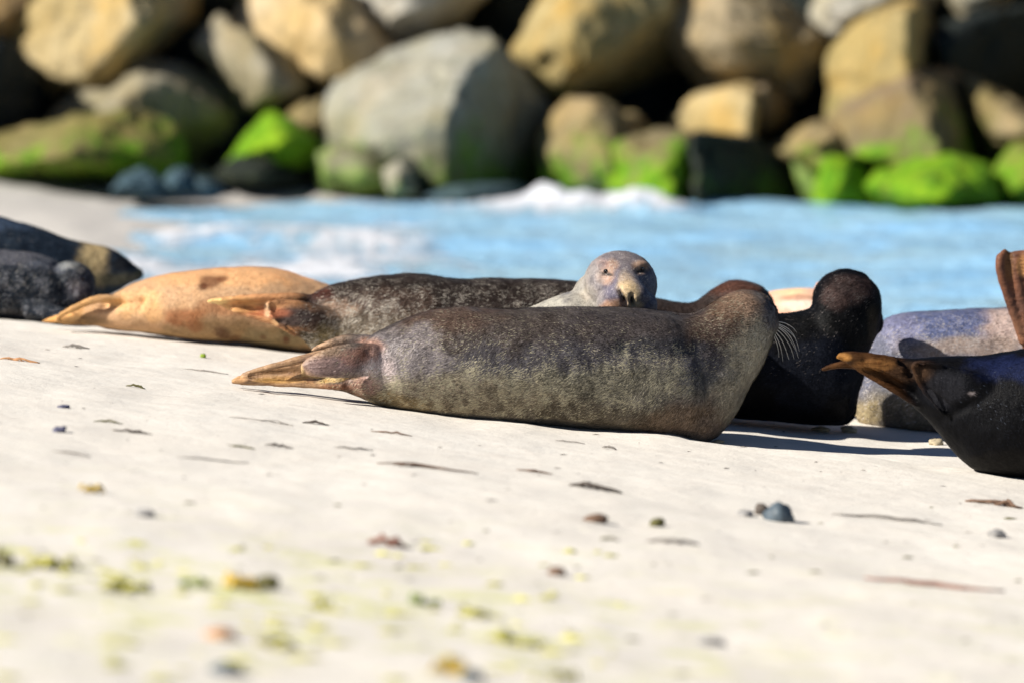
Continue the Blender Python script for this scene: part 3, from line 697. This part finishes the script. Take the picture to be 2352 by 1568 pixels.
m.build(); m.eye(1391, 623, .014, .80); m.eye(1477, 617, .014, .80); m.fur(26000, .007, .0008, (-.1, .5, .6), (.5, .47, .42), .3)

# --- dark spotted seal behind
m = Seal('dark spotted seal behind the front one, orange hind flippers lifted', 20.4, M_furD, (52, 42, 38), seed=41, voxel=.008)
D = 20.4
m.body.append(loft([(690, 700, 694, 770, D, .05), (715, 676, 712, 795, D, .08), (760, 652, 762, 830, D, .12), (850, 634, 850, 862, D, .165), (950, 624, 950, 884, D, .19), (1050, 638, 1050, 898, D, .2), (1200, 640, 1200, 912, D, .205), (1350, 651, 1350, 925, D, .2),
    (1480, 682, 1500, 932, D, .19), (1570, 699, 1612, 925, D, .17), (1608, 688, 1680, 885, D, .14), (1640, 662, 1728, 805, D, .12), (1682, 642, 1766, 748, D, .11), (1738, 652, 1776, 702, D, .075), (1760, 668, 1774, 690, D, .035)]))
m.flip += [loft([(720, 690, 722, 770, D - .03, .035), (660, 678, 664, 760, D - .03, .026), (600, 678, 604, 738, D - .02, .018), (540, 680, 544, 722, D - .01, .014), (500, 685, 503, 704, D - .01, .010), (472, 688, 474, 696, D, .007)], 24, 2, 5),
           tube([(750, 775, D - .05), (700, 768, D - .05), (640, 742, D - .05), (580, 726, D - .045), (530, 712, D - .04)], [.02, .018, .017, .014, .008]),
           tube([(760, 700, D - .03), (700, 685, D - .04), (620, 682, D - .05), (540, 686, D - .04), (478, 692, D - .02)], [.018, .018, .014, .012, .006]),
           loft([(790, 722, 792, 748, D - .12, .01), (745, 702, 748, 765, D - .12, .03), (690, 690, 696, 762, D - .13, .024), (645, 686, 655, 744, D - .13, .018), (615, 694, 618, 722, D - .12, .01)], 24, 2, 5),
           tube([(640, 690, D - .145), (615, 698, D - .145), (624, 726, D - .145), (650, 752, D - .14), (680, 772, D - .12)], [.008, .010, .010, .009, .008])]
m.flipcol = (176, 126, 84); m.fade = (640, 752)
m.late = [(678, 722, 56, 27, (58, 50, 50), .94), (560, 716, 40, 4, (110, 60, 34), .7), (615, 712, 60, 14, (190, 108, 70), .5), (540, 698, 66, 22, (206, 158, 100), .55), (490, 692, 34, 9, (232, 196, 128), .8), (614, 708, 8, 20, (226, 190, 150), .8), (632, 738, 10, 10, (216, 170, 120), .8), (655, 757, 14, 8, (204, 150, 96), .8)]
m.blobs = [(1000, 660, 330, 40, (40, 32, 28), .8), (860, 745, 130, 50, (120, 108, 92), .8), (780, 700, 50, 22, (150, 122, 100), .7), (900, 690, 110, 40, (84, 66, 56), .6), (745, 790, 60, 50, (130, 116, 82), .8), (700, 770, 22, 20, (50, 46, 40), .6), (1690, 655, 70, 25, (92, 60, 48), .8), (740, 670, 40, 20, (80, 44, 34), .6)]
m.specks = [(860, 740, 170, 70, 1), (740, 780, 80, 60, .9), (1000, 670, 330, 50, .45), (1300, 670, 160, 30, .5)]
m.grooves = [([(560, 702), (650, 732)], .010, 6)]
m.build(); m.fur(80000, .014, .0013, speck=(.60, .54, .45), var=.55)

# --- tan seal
m = Seal('tan golden seal with a brown back patch, left of centre', 21.0, M_furC, (196, 158, 120), seed=61, voxel=.008, lump=.005)
D = 21.0
m.body.append(loft([(205, 702, 210, 742, D, .05), (245, 684, 250, 756, D, .08), (300, 655, 308, 763, D, .13), (350, 638, 358, 769, D, .16), (450, 622, 450, 780, D, .195), (550, 614, 550, 790, D, .205), (630, 617, 632, 799, D, .2), (700, 638, 696, 808, D, .18),
    (790, 668, 785, 815, D, .15), (880, 690, 880, 822, D, .13), (960, 694, 965, 822, D, .12), (1030, 712, 1035, 815, D, .10), (1085, 745, 1088, 800, D, .06)]))
m.flip += [loft([(260, 690, 262, 748, D - .04, .035), (215, 698, 218, 750, D - .05, .026), (175, 710, 176, 748, D - .05, .018), (140, 722, 140, 745, D - .05, .013), (124, 730, 124, 743, D - .05, .008)], 22, 2, 5),
           loft([(200, 708, 200, 740, D + .03, .025), (150, 718, 150, 742, D + .04, .016), (115, 728, 115, 742, D + .04, .012), (92, 736, 92, 741, D + .04, .006)], 22, 2, 5),
           tube([(310, 690, D - .09), (262, 688, D - .09), (220, 688, D - .1), (180, 704, D - .1), (140, 724, D - .09), (126, 742, D - .08)], [.01, .018, .016, .014, .012, .008])]
m.flipcol = (196, 148, 88); m.fade = (180, 290)
m.late = [(195, 734, 62, 13, (104, 82, 54), .7), (262, 690, 30, 14, (214, 160, 88), .5)]
m.blobs = [(520, 630, 240, 26, (218, 168, 118), .8), (330, 690, 60, 40, (214, 168, 116), .8), (485, 642, 24, 16, (112, 68, 44), .8), (470, 652, 12, 8, (88, 44, 22), .9), (510, 635, 16, 8, (100, 52, 28), .8), (430, 720, 60, 22, (150, 84, 42), .7),  # paler top and darker belly blobs put sun and shade into the coat
           (520, 775, 230, 45, (150, 122, 84), .85), (640, 770, 120, 35, (140, 122, 88), .8), (550, 700, 110, 22, (168, 108, 66), .6), (515, 755, 18, 16, (84, 52, 34), .8), (660, 772, 9, 9, (96, 56, 36), .85), (610, 766, 7, 6, (96, 56, 36), .7), (540, 772, 16, 10, (110, 70, 44), .6),
           (455, 740, 22, 14, (150, 92, 54), .6), (590, 700, 8, 6, (100, 60, 36), .6)]
m.grooves = [([(240, 700), (300, 690), (330, 680)], .014, 9), ([(330, 682), (325, 700)], .01, 8), ([(640, 700), (600, 740), (560, 760)], .006, 24)]
m.specks = [(520, 690, 200, 60, .3)]
m.build(); m.fur(50000, .009, .0011, speck=(.5, .33, .17), var=.22)

# --- black seal with its back to the camera
m = Seal('black seal seen from behind, round head raised, right of centre', 19.85, M_furB, (15, 15, 17), seed=81, voxel=.0075)
D = 19.85
m.body.append(loft([(1400, 900, 1400, 925, D + .05, .04), (1470, 850, 1470, 938, D + .03, .09), (1570, 775, 1570, 950, D, .14), (1680, 728, 1680, 960, D, .17), (1760, 722, 1775, 968, D, .19), (1826, 716, 1895, 976, D, .2), (1860, 708, 1960, 968, D, .19),
    (1868, 694, 1978, 895, D, .165), (1872, 668, 1998, 815, D, .14), (1896, 636, 2020, 752, D, .125), (1938, 619, 2026, 705, D, .112), (1985, 628, 2019, 668, D, .07)]))
m.body.append(ball(P(1985, 715, D + .16), .055, .10, .055)); m.body.append(ball(P(2000, 740, D + .05), .045, .07, .05))
m.blobs = [(1950, 660, 60, 36, (58, 46, 44), .7), (1915, 680, 30, 30, (72, 56, 52), .6), (1880, 740, 120, 30, (22, 22, 22), .7), (1870, 850, 140, 90, (24, 27, 36), .8), (2006, 745, 14, 50, (60, 54, 44), .6)]  # brownish head blobs paint highlights into the coat
m.specks = [(1950, 670, 80, 50, .35), (1870, 780, 140, 80, .1)]
m.grooves = [([(1880, 745), (1940, 790), (1990, 800)], .010, 20), ([(1960, 890), (1965, 960)], .012, 16)]
m.build(); m.fur(50000, .012, .0012, speck=(.16, .14, .13), var=.5)

# --- pale pinkish seal far behind
m = Seal('pale pinkish seal mostly hidden between the two raised heads', 21.2, M_furC, (226, 178, 150), seed=101, voxel=.009, lump=.004)
D = 21.3
m.body.append(loft([(1600, 800, 1602, 850, D, .05), (1660, 730, 1664, 880, D, .11), (1740, 680, 1745, 895, D, .16), (1810, 664, 1815, 900, D, .18), (1870, 664, 1875, 902, D, .18), (1930, 684, 1940, 900, D, .15), (1975, 722, 1985, 890, D, .11), (2005, 780, 2010, 870, D, .05)]))
m.flip += [loft([(1866, 690, 1900, 700, 21.0, .02), (1868, 668, 1894, 672, 20.97, .018), (1872, 650, 1890, 652, 20.95, .014), (1877, 644, 1886, 645, 20.95, .008)], 20, 2, 4)]
m.flipcol = (216, 164, 136)
m.blobs = [(1815, 668, 50, 14, (232, 196, 150), .7), (1850, 700, 60, 14, (236, 214, 196), .7), (1830, 684, 40, 7, (150, 110, 84), .6)]
m.build()

# --- blue grey seal behind at right
m = Seal('blue grey seal at right with a brown flipper held upright', 20.3, M_furE, (108, 110, 126), seed=121, voxel=.008)
D = 20.32
m.body.append(loft([(1966, 900, 1966, 950, D, .05), (1980, 830, 1985, 985, D, .11), (2006, 765, 2020, 1002, D, .16), (2050, 724, 2070, 1012, D, .19), (2150, 712, 2150, 1022, D, .205), (2260, 708, 2260, 1030, D, .21), (2340, 704, 2340, 1036, D, .21), (2480, 716, 2480, 1044, D, .2),
    (2600, 735, 2600, 1046, D, .17), (2690, 745, 2690, 1030, D, .13), (2760, 745, 2770, 985, D, .11), (2820, 775, 2830, 930, D, .08), (2850, 815, 2855, 880, D, .04)]))
DF = 20.1
m.flip += [loft([(2352, 830, 2420, 850, DF, .035), (2345, 780, 2412, 792, DF, .034), (2328, 720, 2408, 722, DF - .01, .028), (2305, 660, 2404, 655, DF - .02, .022), (2293, 610, 2402, 600, DF - .03, .017), (2300, 582, 2398, 566, DF - .03, .012)], 30, 2, 5),
           tube([(2352, 790, DF - .02), (2322, 700, DF - .03), (2299, 630, DF - .045), (2298, 590, DF - .045), (2312, 573, DF - .04)], [.018, .018, .017, .017, .012]),
           tube([(2375, 800, DF - .03), (2350, 700, DF - .035), (2335, 630, DF - .045), (2334, 585, DF - .04)], [.016, .015, .014, .010]),
           tube([(2395, 800, DF - .03), (2378, 700, DF - .035), (2364, 630, DF - .045), (2362, 578, DF - .04)], [.016, .015, .014, .010]),
           tube([(2410, 800, DF - .02), (2404, 700, DF - .03), (2396, 630, DF - .04), (2394, 570, DF - .04)], [.016, .015, .014, .010])]
m.flipcol = (104, 62, 32)
m.late = [(2338, 600, 16, 26, (206, 150, 92), .6), (2306, 600, 12, 40, (120, 84, 42), .5)]
m.blobs = [(2180, 740, 190, 32, (84, 94, 132), .85), (2060, 750, 60, 40, (132, 132, 160), .7), (2310, 750, 60, 50, (196, 172, 160), .9), (2230, 790, 160, 26, (156, 138, 126), .85), (2060, 930, 130, 50, (126, 116, 98), .9), (1990, 940, 40, 30, (158, 142, 108), .85), (2100, 985, 110, 25, (110, 92, 66), .7), (2080, 880, 90, 25, (110, 110, 112), .6)]
m.specks = [(2200, 770, 220, 60, .7), (2060, 900, 140, 60, .4)]
m.build(); m.fur(60000, .012, .0012, speck=(.6, .55, .52), var=.4)

# --- black seal lying at the right edge
m = Seal('glossy black seal cut by the right edge, brown hind flippers pointing left', 18.6, M_furB, (10, 11, 15), seed=141, voxel=.0075, smooth=6)
D = 18.62
m.body.append(loft([(2080, 826, 2095, 930, D, .05), (2120, 820, 2140, 975, D, .085), (2180, 818, 2186, 1030, D, .125), (2260, 812, 2246, 1080, D, .165), (2350, 798, 2350, 1094, D, .195), (2500, 770, 2500, 1106, D, .215), (2700, 748, 2700, 1120, D, .225), (2880, 744, 2900, 1128, D, .215),
    (3010, 760, 3040, 1120, D, .18), (3100, 770, 3120, 1080, D, .14), (3180, 790, 3190, 1040, D, .125), (3260, 830, 3260, 1010, D, .09), (3310, 880, 3310, 970, D, .045)]))
m.flip += [loft([(2140, 826, 2160, 960, D - .02, .04), (2080, 820, 2100, 935, D - .02, .032), (2020, 815, 2040, 895, D - .02, .024), (1970, 811, 1982, 856, D - .02, .017), (1930, 811, 1940, 832, D - .02, .011), (1918, 815, 1922, 824, D - .02, .007)], 26, 2, 5),
           tube([(2060, 830, D - .05), (1990, 818, D - .06), (1945, 814, D - .06), (1922, 818, D - .06)], [.018, .015, .013, .009]),
           tube([(2110, 930, D - .05), (2030, 882, D - .06), (1975, 850, D - .06), (1940, 824, D - .06)], [.012, .011, .010, .008]),
           tube([(2040, 860, D + .04), (1960, 838, D + .05), (1915, 840, D + .05), (1886, 850, D + .05)], [.016, .015, .013, .009]),
           tube([(2080, 850, D - .06), (2010, 832, D - .075), (1965, 824, D - .08), (1940, 826, D - .075)], [.012, .012, .011, .008]),
           tube([(2100, 880, D - .06), (2030, 852, D - .075), (1990, 838, D - .08), (1962, 836, D - .07)], [.011, .011, .010, .007]),
           loft([(2300, 885, 2302, 910, D - .14, .01), (2240, 852, 2248, 936, D - .135, .025), (2180, 838, 2200, 935, D - .13, .02), (2130, 832, 2150, 905, D - .12, .014), (2100, 835, 2108, 870, D - .11, .009)], 22, 2, 5),
           tube([(2165, 838, D - .145), (2120, 830, D - .14), (2098, 838, D - .13), (2112, 880, D - .13), (2145, 925, D - .13), (2172, 955, D - .12)], [.006, .008, .009, .008, .008, .007])]
m.flipcol = (70, 46, 26); m.fade = (2010, 2170)
m.late = [(2170, 885, 55, 46, (34, 34, 38), .9), (2010, 835, 50, 16, (140, 98, 56), .6), (1935, 818, 22, 12, (164, 116, 60), .6), (2090, 850, 50, 22, (70, 52, 38), .6)]  # paler patches towards the flipper tips are painted highlights
m.blobs = [(2350, 840, 130, 30, (26, 34, 66), .7), (2300, 1060, 120, 40, (28, 26, 24), .6), (2226, 894, 10, 4, (150, 140, 140), .8)]
m.specks = [(2330, 900, 140, 70, .12)]
m.grooves = [([(1985, 824), (2100, 905)], .008, 7), ([(2165, 960), (2220, 920)], .010, 14)]
m.build(); m.fur(60000, .011, .0011, (1, -.1, -.5), (.05, .06, .08), .5, .2)

# --- the two dark seals at left
m = Seal('mottled blue black seal at the left edge with a whitish brow', 21.5, M_furD, (26, 36, 48), seed=161, voxel=.009)
D = 21.6
m.body.append(loft([(-640, 660, -640, 690, D, .04), (-560, 610, -560, 700, D, .10), (-400, 575, -400, 712, D, .17), (-200, 560, -200, 722, D, .2), (-60, 566, -60, 730, D, .2), (40, 578, 40, 736, D, .19), (100, 592, 110, 738, D - .02, .17), (150, 622, 175, 738, D - .05, .14),
    (180, 655, 225, 736, D - .06, .11), (205, 690, 240, 730, D - .06, .07)]))
m.body.append(ball(P(162, 655, D - .09), .092, .10, .090)); m.body.append(ball(P(186, 676, D - .15), .055, .07, .05))
m.body.append(loft([(60, 690, 60, 730, D - .18, .05), (120, 700, 120, 735, D - .22, .035), (165, 712, 165, 738, D - .24, .02)], 18, 2, 4))
m.blobs = [(20, 590, 90, 18, (96, 96, 104), .7), (110, 610, 60, 14, (84, 90, 104), .6), (156, 608, 26, 8, (140, 142, 140), .8), (186, 620, 10, 8, (140, 136, 130), .6), (180, 660, 40, 40, (40, 40, 48), .7), (60, 660, 120, 50, (26, 32, 40), .6), (185, 660, 34, 30, (60, 52, 58), .6), (30, 715, 60, 10, (70, 64, 60), .5)]
m.specks = [(60, 620, 200, 60, .8), (170, 640, 60, 40, .7), (60, 690, 160, 40, .4)]
m.grooves = [([(135, 620), (150, 660), (190, 715)], .02, 14), ([(20, 660), (80, 690)], .01, 14)]
m.build(); m.eye(191, 641, .010, .5); m.fur(40000, .014, .0014, speck=(.3, .3, .32), var=.55)
m = Seal('dark seal behind the left edge one, beige head with black muzzle', 22.3, M_furB, (40, 50, 62), seed=181, voxel=.009)
D = 22.35
m.body.append(loft([(-520, 560, -520, 690, D, .09), (-400, 500, -400, 700, D, .16), (-200, 478, -200, 710, D, .2), (-50, 486, -50, 712, D, .2), (40, 508, 40, 712, D, .19), (110, 534, 115, 712, D, .17), (160, 554, 175, 705, D, .145), (205, 562, 225, 692, D, .12), (250, 570, 270, 672, D, .10),
    (285, 590, 298, 655, D - .02, .075), (312, 612, 318, 645, D - .03, .05), (328, 624, 330, 638, D - .03, .025)]))
m.blobs = [(215, 590, 42, 60, (176, 156, 116), .95), (255, 640, 60, 16, (110, 106, 84), .6), (288, 604, 26, 24, (34, 36, 40), .95), (318, 628, 12, 8, (84, 84, 66), .8), (330, 630, 6, 8, (20, 20, 20), .9), (20, 515, 110, 16, (74, 90, 112), .6)]
m.specks = [(20, 540, 160, 40, .4)]
m.build(); m.fur(40000, .014, .0014, speck=(.2, .2, .2), var=.4)

# ------------------------------------------------------------------ things washed up on the sand
def flat_mat(name, c, rough=.8, var=.5):
    t = NT(name); p = t.pos(); n = t.noise(p, 60, 4, .6)
    t.l(t.mix(t.ramp(n, .35, .7), c, tuple(v * var for v in c)), t.b.inputs['Base Color']); t.b.inputs['Roughness'].default_value = rough
    t.b.inputs['Specular IOR Level'].default_value = .3
    return t.m
MD = {'dark': flat_mat('dark_wrack', (.11, .09, .075)), 'brown': flat_mat('brown_wrack', (.19, .115, .075)), 'red': flat_mat('red_weed', (.30, .14, .10)), 'grey': flat_mat('grey_twig', (.30, .27, .24)),
      'green': flat_mat('green_weed', (.20, .28, .02), .6), 'lime': flat_mat('lime_weed', (.56, .53, .12), .6), 'yellow': flat_mat('yellow_weed', (.62, .42, .04), .6), 'orange': flat_mat('orange_shell', (.62, .33, .16), .5),
      'slate': flat_mat('blue_slate', (.09, .12, .145), .5), 'stone': flat_mat('grey_pebble', (.32, .31, .30), .7), 'olive': flat_mat('olive_weed', (.13, .12, .04)), 'blue': flat_mat('blue_mussel', (.11, .11, .17), .4), 'beige': flat_mat('beige_lump', (.50, .42, .28))}
rd = random.Random(11)
def ground_z(x, y): return float(terrain(np.array([x]), np.array([y]))[0])
def strand_geo(x, y, length, r, bend, seed, branch=0):
    """a limp strand lying along the sand; length in metres, drawn out across the slope"""
    q = random.Random(seed); g = ground(x, y); a = q.uniform(-.25, .25)
    out = []
    def one(cx, cy, ang, ln, rr, lift):
        n = 8; V, Fc = [], []; px, py = cx - math.cos(ang) * ln / 2, cy - math.sin(ang) * ln / 2; pts = []
        for i in range(n + 1):
            pts.append((px, py)); ang2 = ang + q.uniform(-bend, bend); px += math.cos(ang2) * ln / n; py += math.sin(ang2) * ln / n
        m0 = len(out)
        for i, (ax, ay) in enumerate(pts):
            t = i / n; rad_ = rr * (.25 + .95 * math.sin(math.pi * min(1, max(0, .08 + .84 * t))) * q.uniform(.6, 1.2))
            z = ground_z(ax, ay) + rad_ * .55 + lift * math.sin(math.pi * t) * q.random()
            for j in range(6):
                th = j * math.pi / 3
                V.append((ax - math.sin(ang) * rad_ * math.cos(th), ay + math.cos(ang) * rad_ * 1.3 * math.cos(th), z + rad_ * .8 * math.sin(th)))
        for i in range(n):
            for j in range(6): Fc.append((i * 6 + j, i * 6 + (j + 1) % 6, i * 6 + 6 + (j + 1) % 6, i * 6 + 6 + j))
        Fc.append(tuple(range(5, -1, -1))); Fc.append(tuple(n * 6 + j for j in range(6)))
        out.append((V, Fc))
    one(g.x, g.y, a, length, r, r * 1.5)
    for b in range(branch): one(g.x + q.uniform(-.3, .3) * length, g.y + q.uniform(-.03, .03), a + q.uniform(-.6, .6), length * q.uniform(.35, .6), r * .7, r * 2)
    V, Fc = [], []
    for v, f in out:
        o = len(V); V += v; Fc += [tuple(i + o for i in ff) for ff in f]
    return g, V, Fc
def put(name, g, V, Fc, mat, label, cat, group):
    V = [(v[0] - g.x, v[1] - g.y, v[2] - g.z) for v in V]
    o = mesh_obj(name, V, Fc, mat); o.location = g
    return tag(o, label, cat, group)
def strand(x, y, px_len, r, mat, label, bend=.35, branch=0, name='seaweed_strand', group='strands washed up on the sand'):
    d = ground(x, y).y; g, V, Fc = strand_geo(x, y, px_len * 1.15 * d / F, r * .85, bend, int(x * 7 + y), branch)
    put(name, g, V, Fc, MD[mat], label, 'seaweed', group)
def lump_geo(g, rx, ry, rz, seed, spiky=.25):
    v, f = ball((0, 0, 0), 1, 1, 1, None, 14, 9); a = np.array([tuple(q) for q in v])
    n = fbm(a, 1.6, 3, seed) * spiky; a = a * (1 + n)[:, None] * [rx, ry, rz] + [g.x, g.y, g.z + rz * .45]
    return a.tolist(), f
def lump(x, y, w, h, mat, label, cat='stone', name='pebble', group='stones on the sand', spiky=.25):
    g = ground(x, y + h / 2); s = g.y / F
    V, Fc = lump_geo(g, w / 2 * s, w / 2 * s * .8, h / 2 * s * 1.25, int(x + y), spiky)
    put(name, g, V, Fc, MD[mat], label, cat, group)
def tuft(x, y, w, h, mat, label, n=9, name='seaweed_clump', group='clumps of weed on the sand'):
    """crumpled ribbons of weed"""
    g = ground(x, y + h / 2); s = g.y / F; V, Fc = [], []; q = random.Random(int(x * 3 + y))
    for i in range(n):
        cx, cy = g.x + q.uniform(-.5, .5) * w * s, g.y + q.uniform(-.5, .5) * w * s * 1.3
        ang = q.uniform(-.9, .9); ln = w * s * q.uniform(.25, .6); wd = ln * q.uniform(.18, .4); hh = h * s * q.uniform(.3, 1.1)
        o = len(V); k = 6
        for a in range(k + 1):
            t = a / k - .5; ax, ay = cx + math.cos(ang) * ln * t, cy + math.sin(ang) * ln * t
            z = ground_z(ax, ay) + .003 + hh * (1 - 4 * t * t) * q.uniform(.5, 1)
            for b in (-1, 1):
                V.append((ax - math.sin(ang) * wd * b * (1 - 2.2 * t * t), ay + math.cos(ang) * wd * b * (1 - 2.2 * t * t), z + b * hh * q.uniform(-.3, .3)))
            for b in (1, -1):
                V.append((V[-1 - (0 if b == 1 else 2)][0], V[-1 - (0 if b == 1 else 2)][1], V[-1 - (0 if b == 1 else 2)][2] - .004))
        for a in range(k):
            A0, B0 = o + a * 4, o + a * 4 + 4
            Fc += [(A0, A0 + 1, B0 + 1, B0), (A0 + 1, A0 + 2, B0 + 2, B0 + 1), (A0 + 2, A0 + 3, B0 + 3, B0 + 2), (A0 + 3, A0, B0, B0 + 3)]
    put(name, g, V, Fc, MD[mat], label, 'seaweed', group)

strand(726, 974, 55, .006, 'dark', 'short black strand below the front seal\'s hip')
strand(305, 994, 85, .005, 'dark', 'dark thin strand, left, longest of the pair beneath the olive wisp', branch=1)
strand(250, 971, 60, .004, 'olive', 'olive wisp just above a longer dark strand at left')
strand(165, 1042, 80, .004, 'grey', 'grey strand at left, below the small curled shell bit')
strand(600, 966, 130, .003, 'grey', 'faint long grey strand left of the short black one', branch=1)
strand(900, 995, 85, .004, 'brown', 'brown strand under the middle of the front seal')
strand(492, 1060, 150, .003, 'grey', 'long pale grey strand lying alone in the left foreground')
strand(560, 1028, 50, .004, 'olive', 'small olive wisp, left one of two side by side', branch=1)
strand(642, 1026, 58, .005, 'dark', 'small dark wisp, right one of two side by side', branch=1)
strand(815, 1032, 80, .004, 'grey', 'thin grey strand below the brown one')
strand(985, 1076, 210, .005, 'brown', 'long broken brown strand in the middle of the sand', bend=.5, branch=2)
strand(1228, 1084, 75, .005, 'brown', 'short brown strand right of the long broken one')
strand(1370, 1122, 110, .009, 'dark', 'thick dark forked weed strand, the boldest on the sand', branch=3)
strand(1400, 1031, 30, .006, 'grey', 'tiny dark bit below the front seal\'s chest')
strand(1310, 1016, 60, .003, 'grey', 'fine grey thread close under the front seal')
strand(2285, 1158, 120, .010, 'brown', 'thick brown strand near the right edge under the black seal', branch=2)
strand(2040, 1194, 230, .006, 'grey', 'long pale blurred strand at right, beside the blue stone')
strand(1545, 1246, 110, .008, 'grey', 'pale blurred strand below the brown pebbles')
strand(890, 1252, 80, .014, 'red', 'reddish blurred strand alone in the lower middle')
strand(2150, 1346, 290, .008, 'red', 'longest reddish strand in the lower right')
strand(45, 829, 85, .006, 'orange', 'orange strand at the left edge under the dark seals', branch=1)
strand(175, 799, 55, .006, 'grey', 'grey strand below the tan seal\'s hind flippers', branch=1)
strand(470, 852, 110, .003, 'grey', 'thin grey thread left of the front seal\'s flippers')
strand(620, 866, 50, .003, 'grey', 'very short grey thread beneath the front seal\'s flipper tips') if False else None
strand(1400, 1240, 40, .005, 'olive', 'small olive bit above the pale blurred strand')
lump(1788, 1172, 72, 44, 'slate', 'blue slate stone, the biggest on the sand at right')
lump(1750, 1166, 34, 30, 'dark', 'small dark stone touching the blue slate one')
lump(1712, 1176, 40, 16, 'stone', 'flat grey stone left of the small dark one')
lump(332, 1176, 46, 20, 'stone', 'lone grey pebble in the left foreground')
lump(1370, 1188, 56, 22, 'brown', 'brown pebble under the bold dark strand')
lump(1508, 1197, 34, 22, 'olive', 'olive pebble right of the brown one')
lump(1280, 1308, 42, 22, 'brown', 'brown pebble alone in the lower middle')
lump(2288, 1224, 40, 20, 'stone', 'grey pebble near the right edge')
lump(508, 1450, 70, 28, 'orange', 'orange shell piece in the lower left', 'shell', 'shell_piece', 'shell bits on the sand')
lump(520, 1532, 80, 30, 'slate', 'blurred bluish stone at the bottom left')
lump(1630, 1470, 60, 18, 'stone', 'flat grey pebble at the bottom right')
lump(145, 932, 30, 8, 'blue', 'blue mussel shell chip at left', 'shell', 'shell_piece', 'shell bits on the sand')
lump(137, 985, 32, 14, 'blue', 'dark curled shell bit under the blue chip', 'shell', 'shell_piece', 'shell bits on the sand', .5)
for x, y, w, h, lb in [(1884, 984, 40, 12, 'beige sand lump at the foot of the black seal seen from behind'), (1950, 986, 36, 14, 'beige sand lump between black seal and blue grey seal'), (2148, 1014, 34, 14, 'yellowish lump under the blue grey seal\'s belly'), (1650, 1013, 28, 8, 'yellow crumb beside the front seal\'s chest')]:
    lump(x, y, w, h, 'beige', lb, 'sand lump', 'sand_lump', 'lumps of sand by the seals', .5)
tuft(560, 1335, 75, 30, 'yellow', 'bright yellow weed clump, the largest in the lower left', 12)
lump(615, 1334, 55, 34, 'olive', 'dark brown end piece beside the bright yellow clump', 'seaweed', 'weed_bladder', 'clumps of weed on the sand')
tuft(1040, 1530, 90, 30, 'yellow', 'yellow weed clump at the bottom centre', 12)
lump(1085, 1548, 56, 28, 'slate', 'dark blue green stone beside the bottom yellow clump')
tuft(1288, 1548, 60, 26, 'lime', 'small lime weed clump at the bottom, right of centre', 7)
tuft(978, 1376, 55, 24, 'green', 'green weed clump in the lower middle', 8)
tuft(1102, 1402, 90, 24, 'lime', 'lime weed clump right of the green one', 8)
tuft(120, 1290, 100, 26, 'lime', 'lime weed clump near the left edge', 9)
tuft(285, 1342, 100, 28, 'lime', 'lime weed clump below and right of the left edge one', 9)
tuft(445, 1336, 60, 22, 'green', 'dull green clump left of the bright yellow one', 6)
tuft(4, 1282, 50, 34, 'olive', 'dark olive clump on the left edge', 7)
tuft(1190, 1466, 110, 22, 'lime', 'pale lime clump above the bottom yellow clump', 8)
tuft(625, 1476, 90, 22, 'lime', 'pale lime clump right of the orange shell', 7)
tuft(740, 1388, 70, 22, 'lime', 'pale lime clump in the lower middle left', 6)
tuft(206, 1120, 60, 20, 'yellow', 'pale yellow clump alone at left', 5)
strand(312, 889, 40, .005, 'olive', 'olive fleck left of the front seal\'s flippers', branch=1)
lump(466, 816, 14, 9, 'green', 'small green fleck below the tan seal', 'seaweed', 'weed_fleck', 'clumps of weed on the sand', .5)
# uncountable crumbs
V, Fc = [], []
CR = {'lime_crumbs': ('lime', 90, 1240, 1568, -50, 1450, (.006, .018)), 'dark_crumbs': ('dark', 60, 780, 1300, 0, 2352, (.0015, .005)), 'grey_crumbs': ('grey', 120, 780, 1568, 0, 2352, (.002, .007)), 'weed_crumbs': ('olive', 60, 1150, 1568, 0, 2352, (.004, .010))}
for nm, (mt, n, y0, y1, x0, x1, rr) in CR.items():
    V, Fc = [], []
    for i in range(n):
        x, y = rd.uniform(x0, x1), rd.uniform(y0, y1)
        g = ground(x, y)
        if g.y > 20.5: continue
        r = rd.uniform(*rr); a = rd.uniform(0, math.pi); e = rd.uniform(1, 3.5)
        o = len(V); ca_, sa_ = math.cos(a * .3 - .45), math.sin(a * .3 - .45)
        for (px, py, pz) in ((-1, 0, .1), (0, -.6, .1), (1, 0, .1), (0, .6, .1), (-.2, .1, .9), (.3, -.1, .7)):
            X, Y = px * r * e, py * r
            V.append((g.x + X * ca_ - Y * sa_, g.y + X * sa_ + Y * ca_, g.z + pz * r * .8))
        Fc += [tuple(o + j for j in f) for f in ((0, 1, 4), (1, 5, 4), (1, 2, 5), (2, 3, 5), (3, 4, 5), (3, 0, 4), (3, 2, 1, 0))]
    tag(mesh_obj(nm, V, Fc, MD[mt], None, False), {'lime_crumbs': 'pale lime crumbs of weed scattered over the near sand', 'dark_crumbs': 'tiny dark crumbs scattered on the sand before the seals',
        'grey_crumbs': 'tiny grey crumbs scattered all over the sand', 'weed_crumbs': 'small olive crumbs of weed scattered over the sand'}[nm], 'crumbs', kind='stuff')
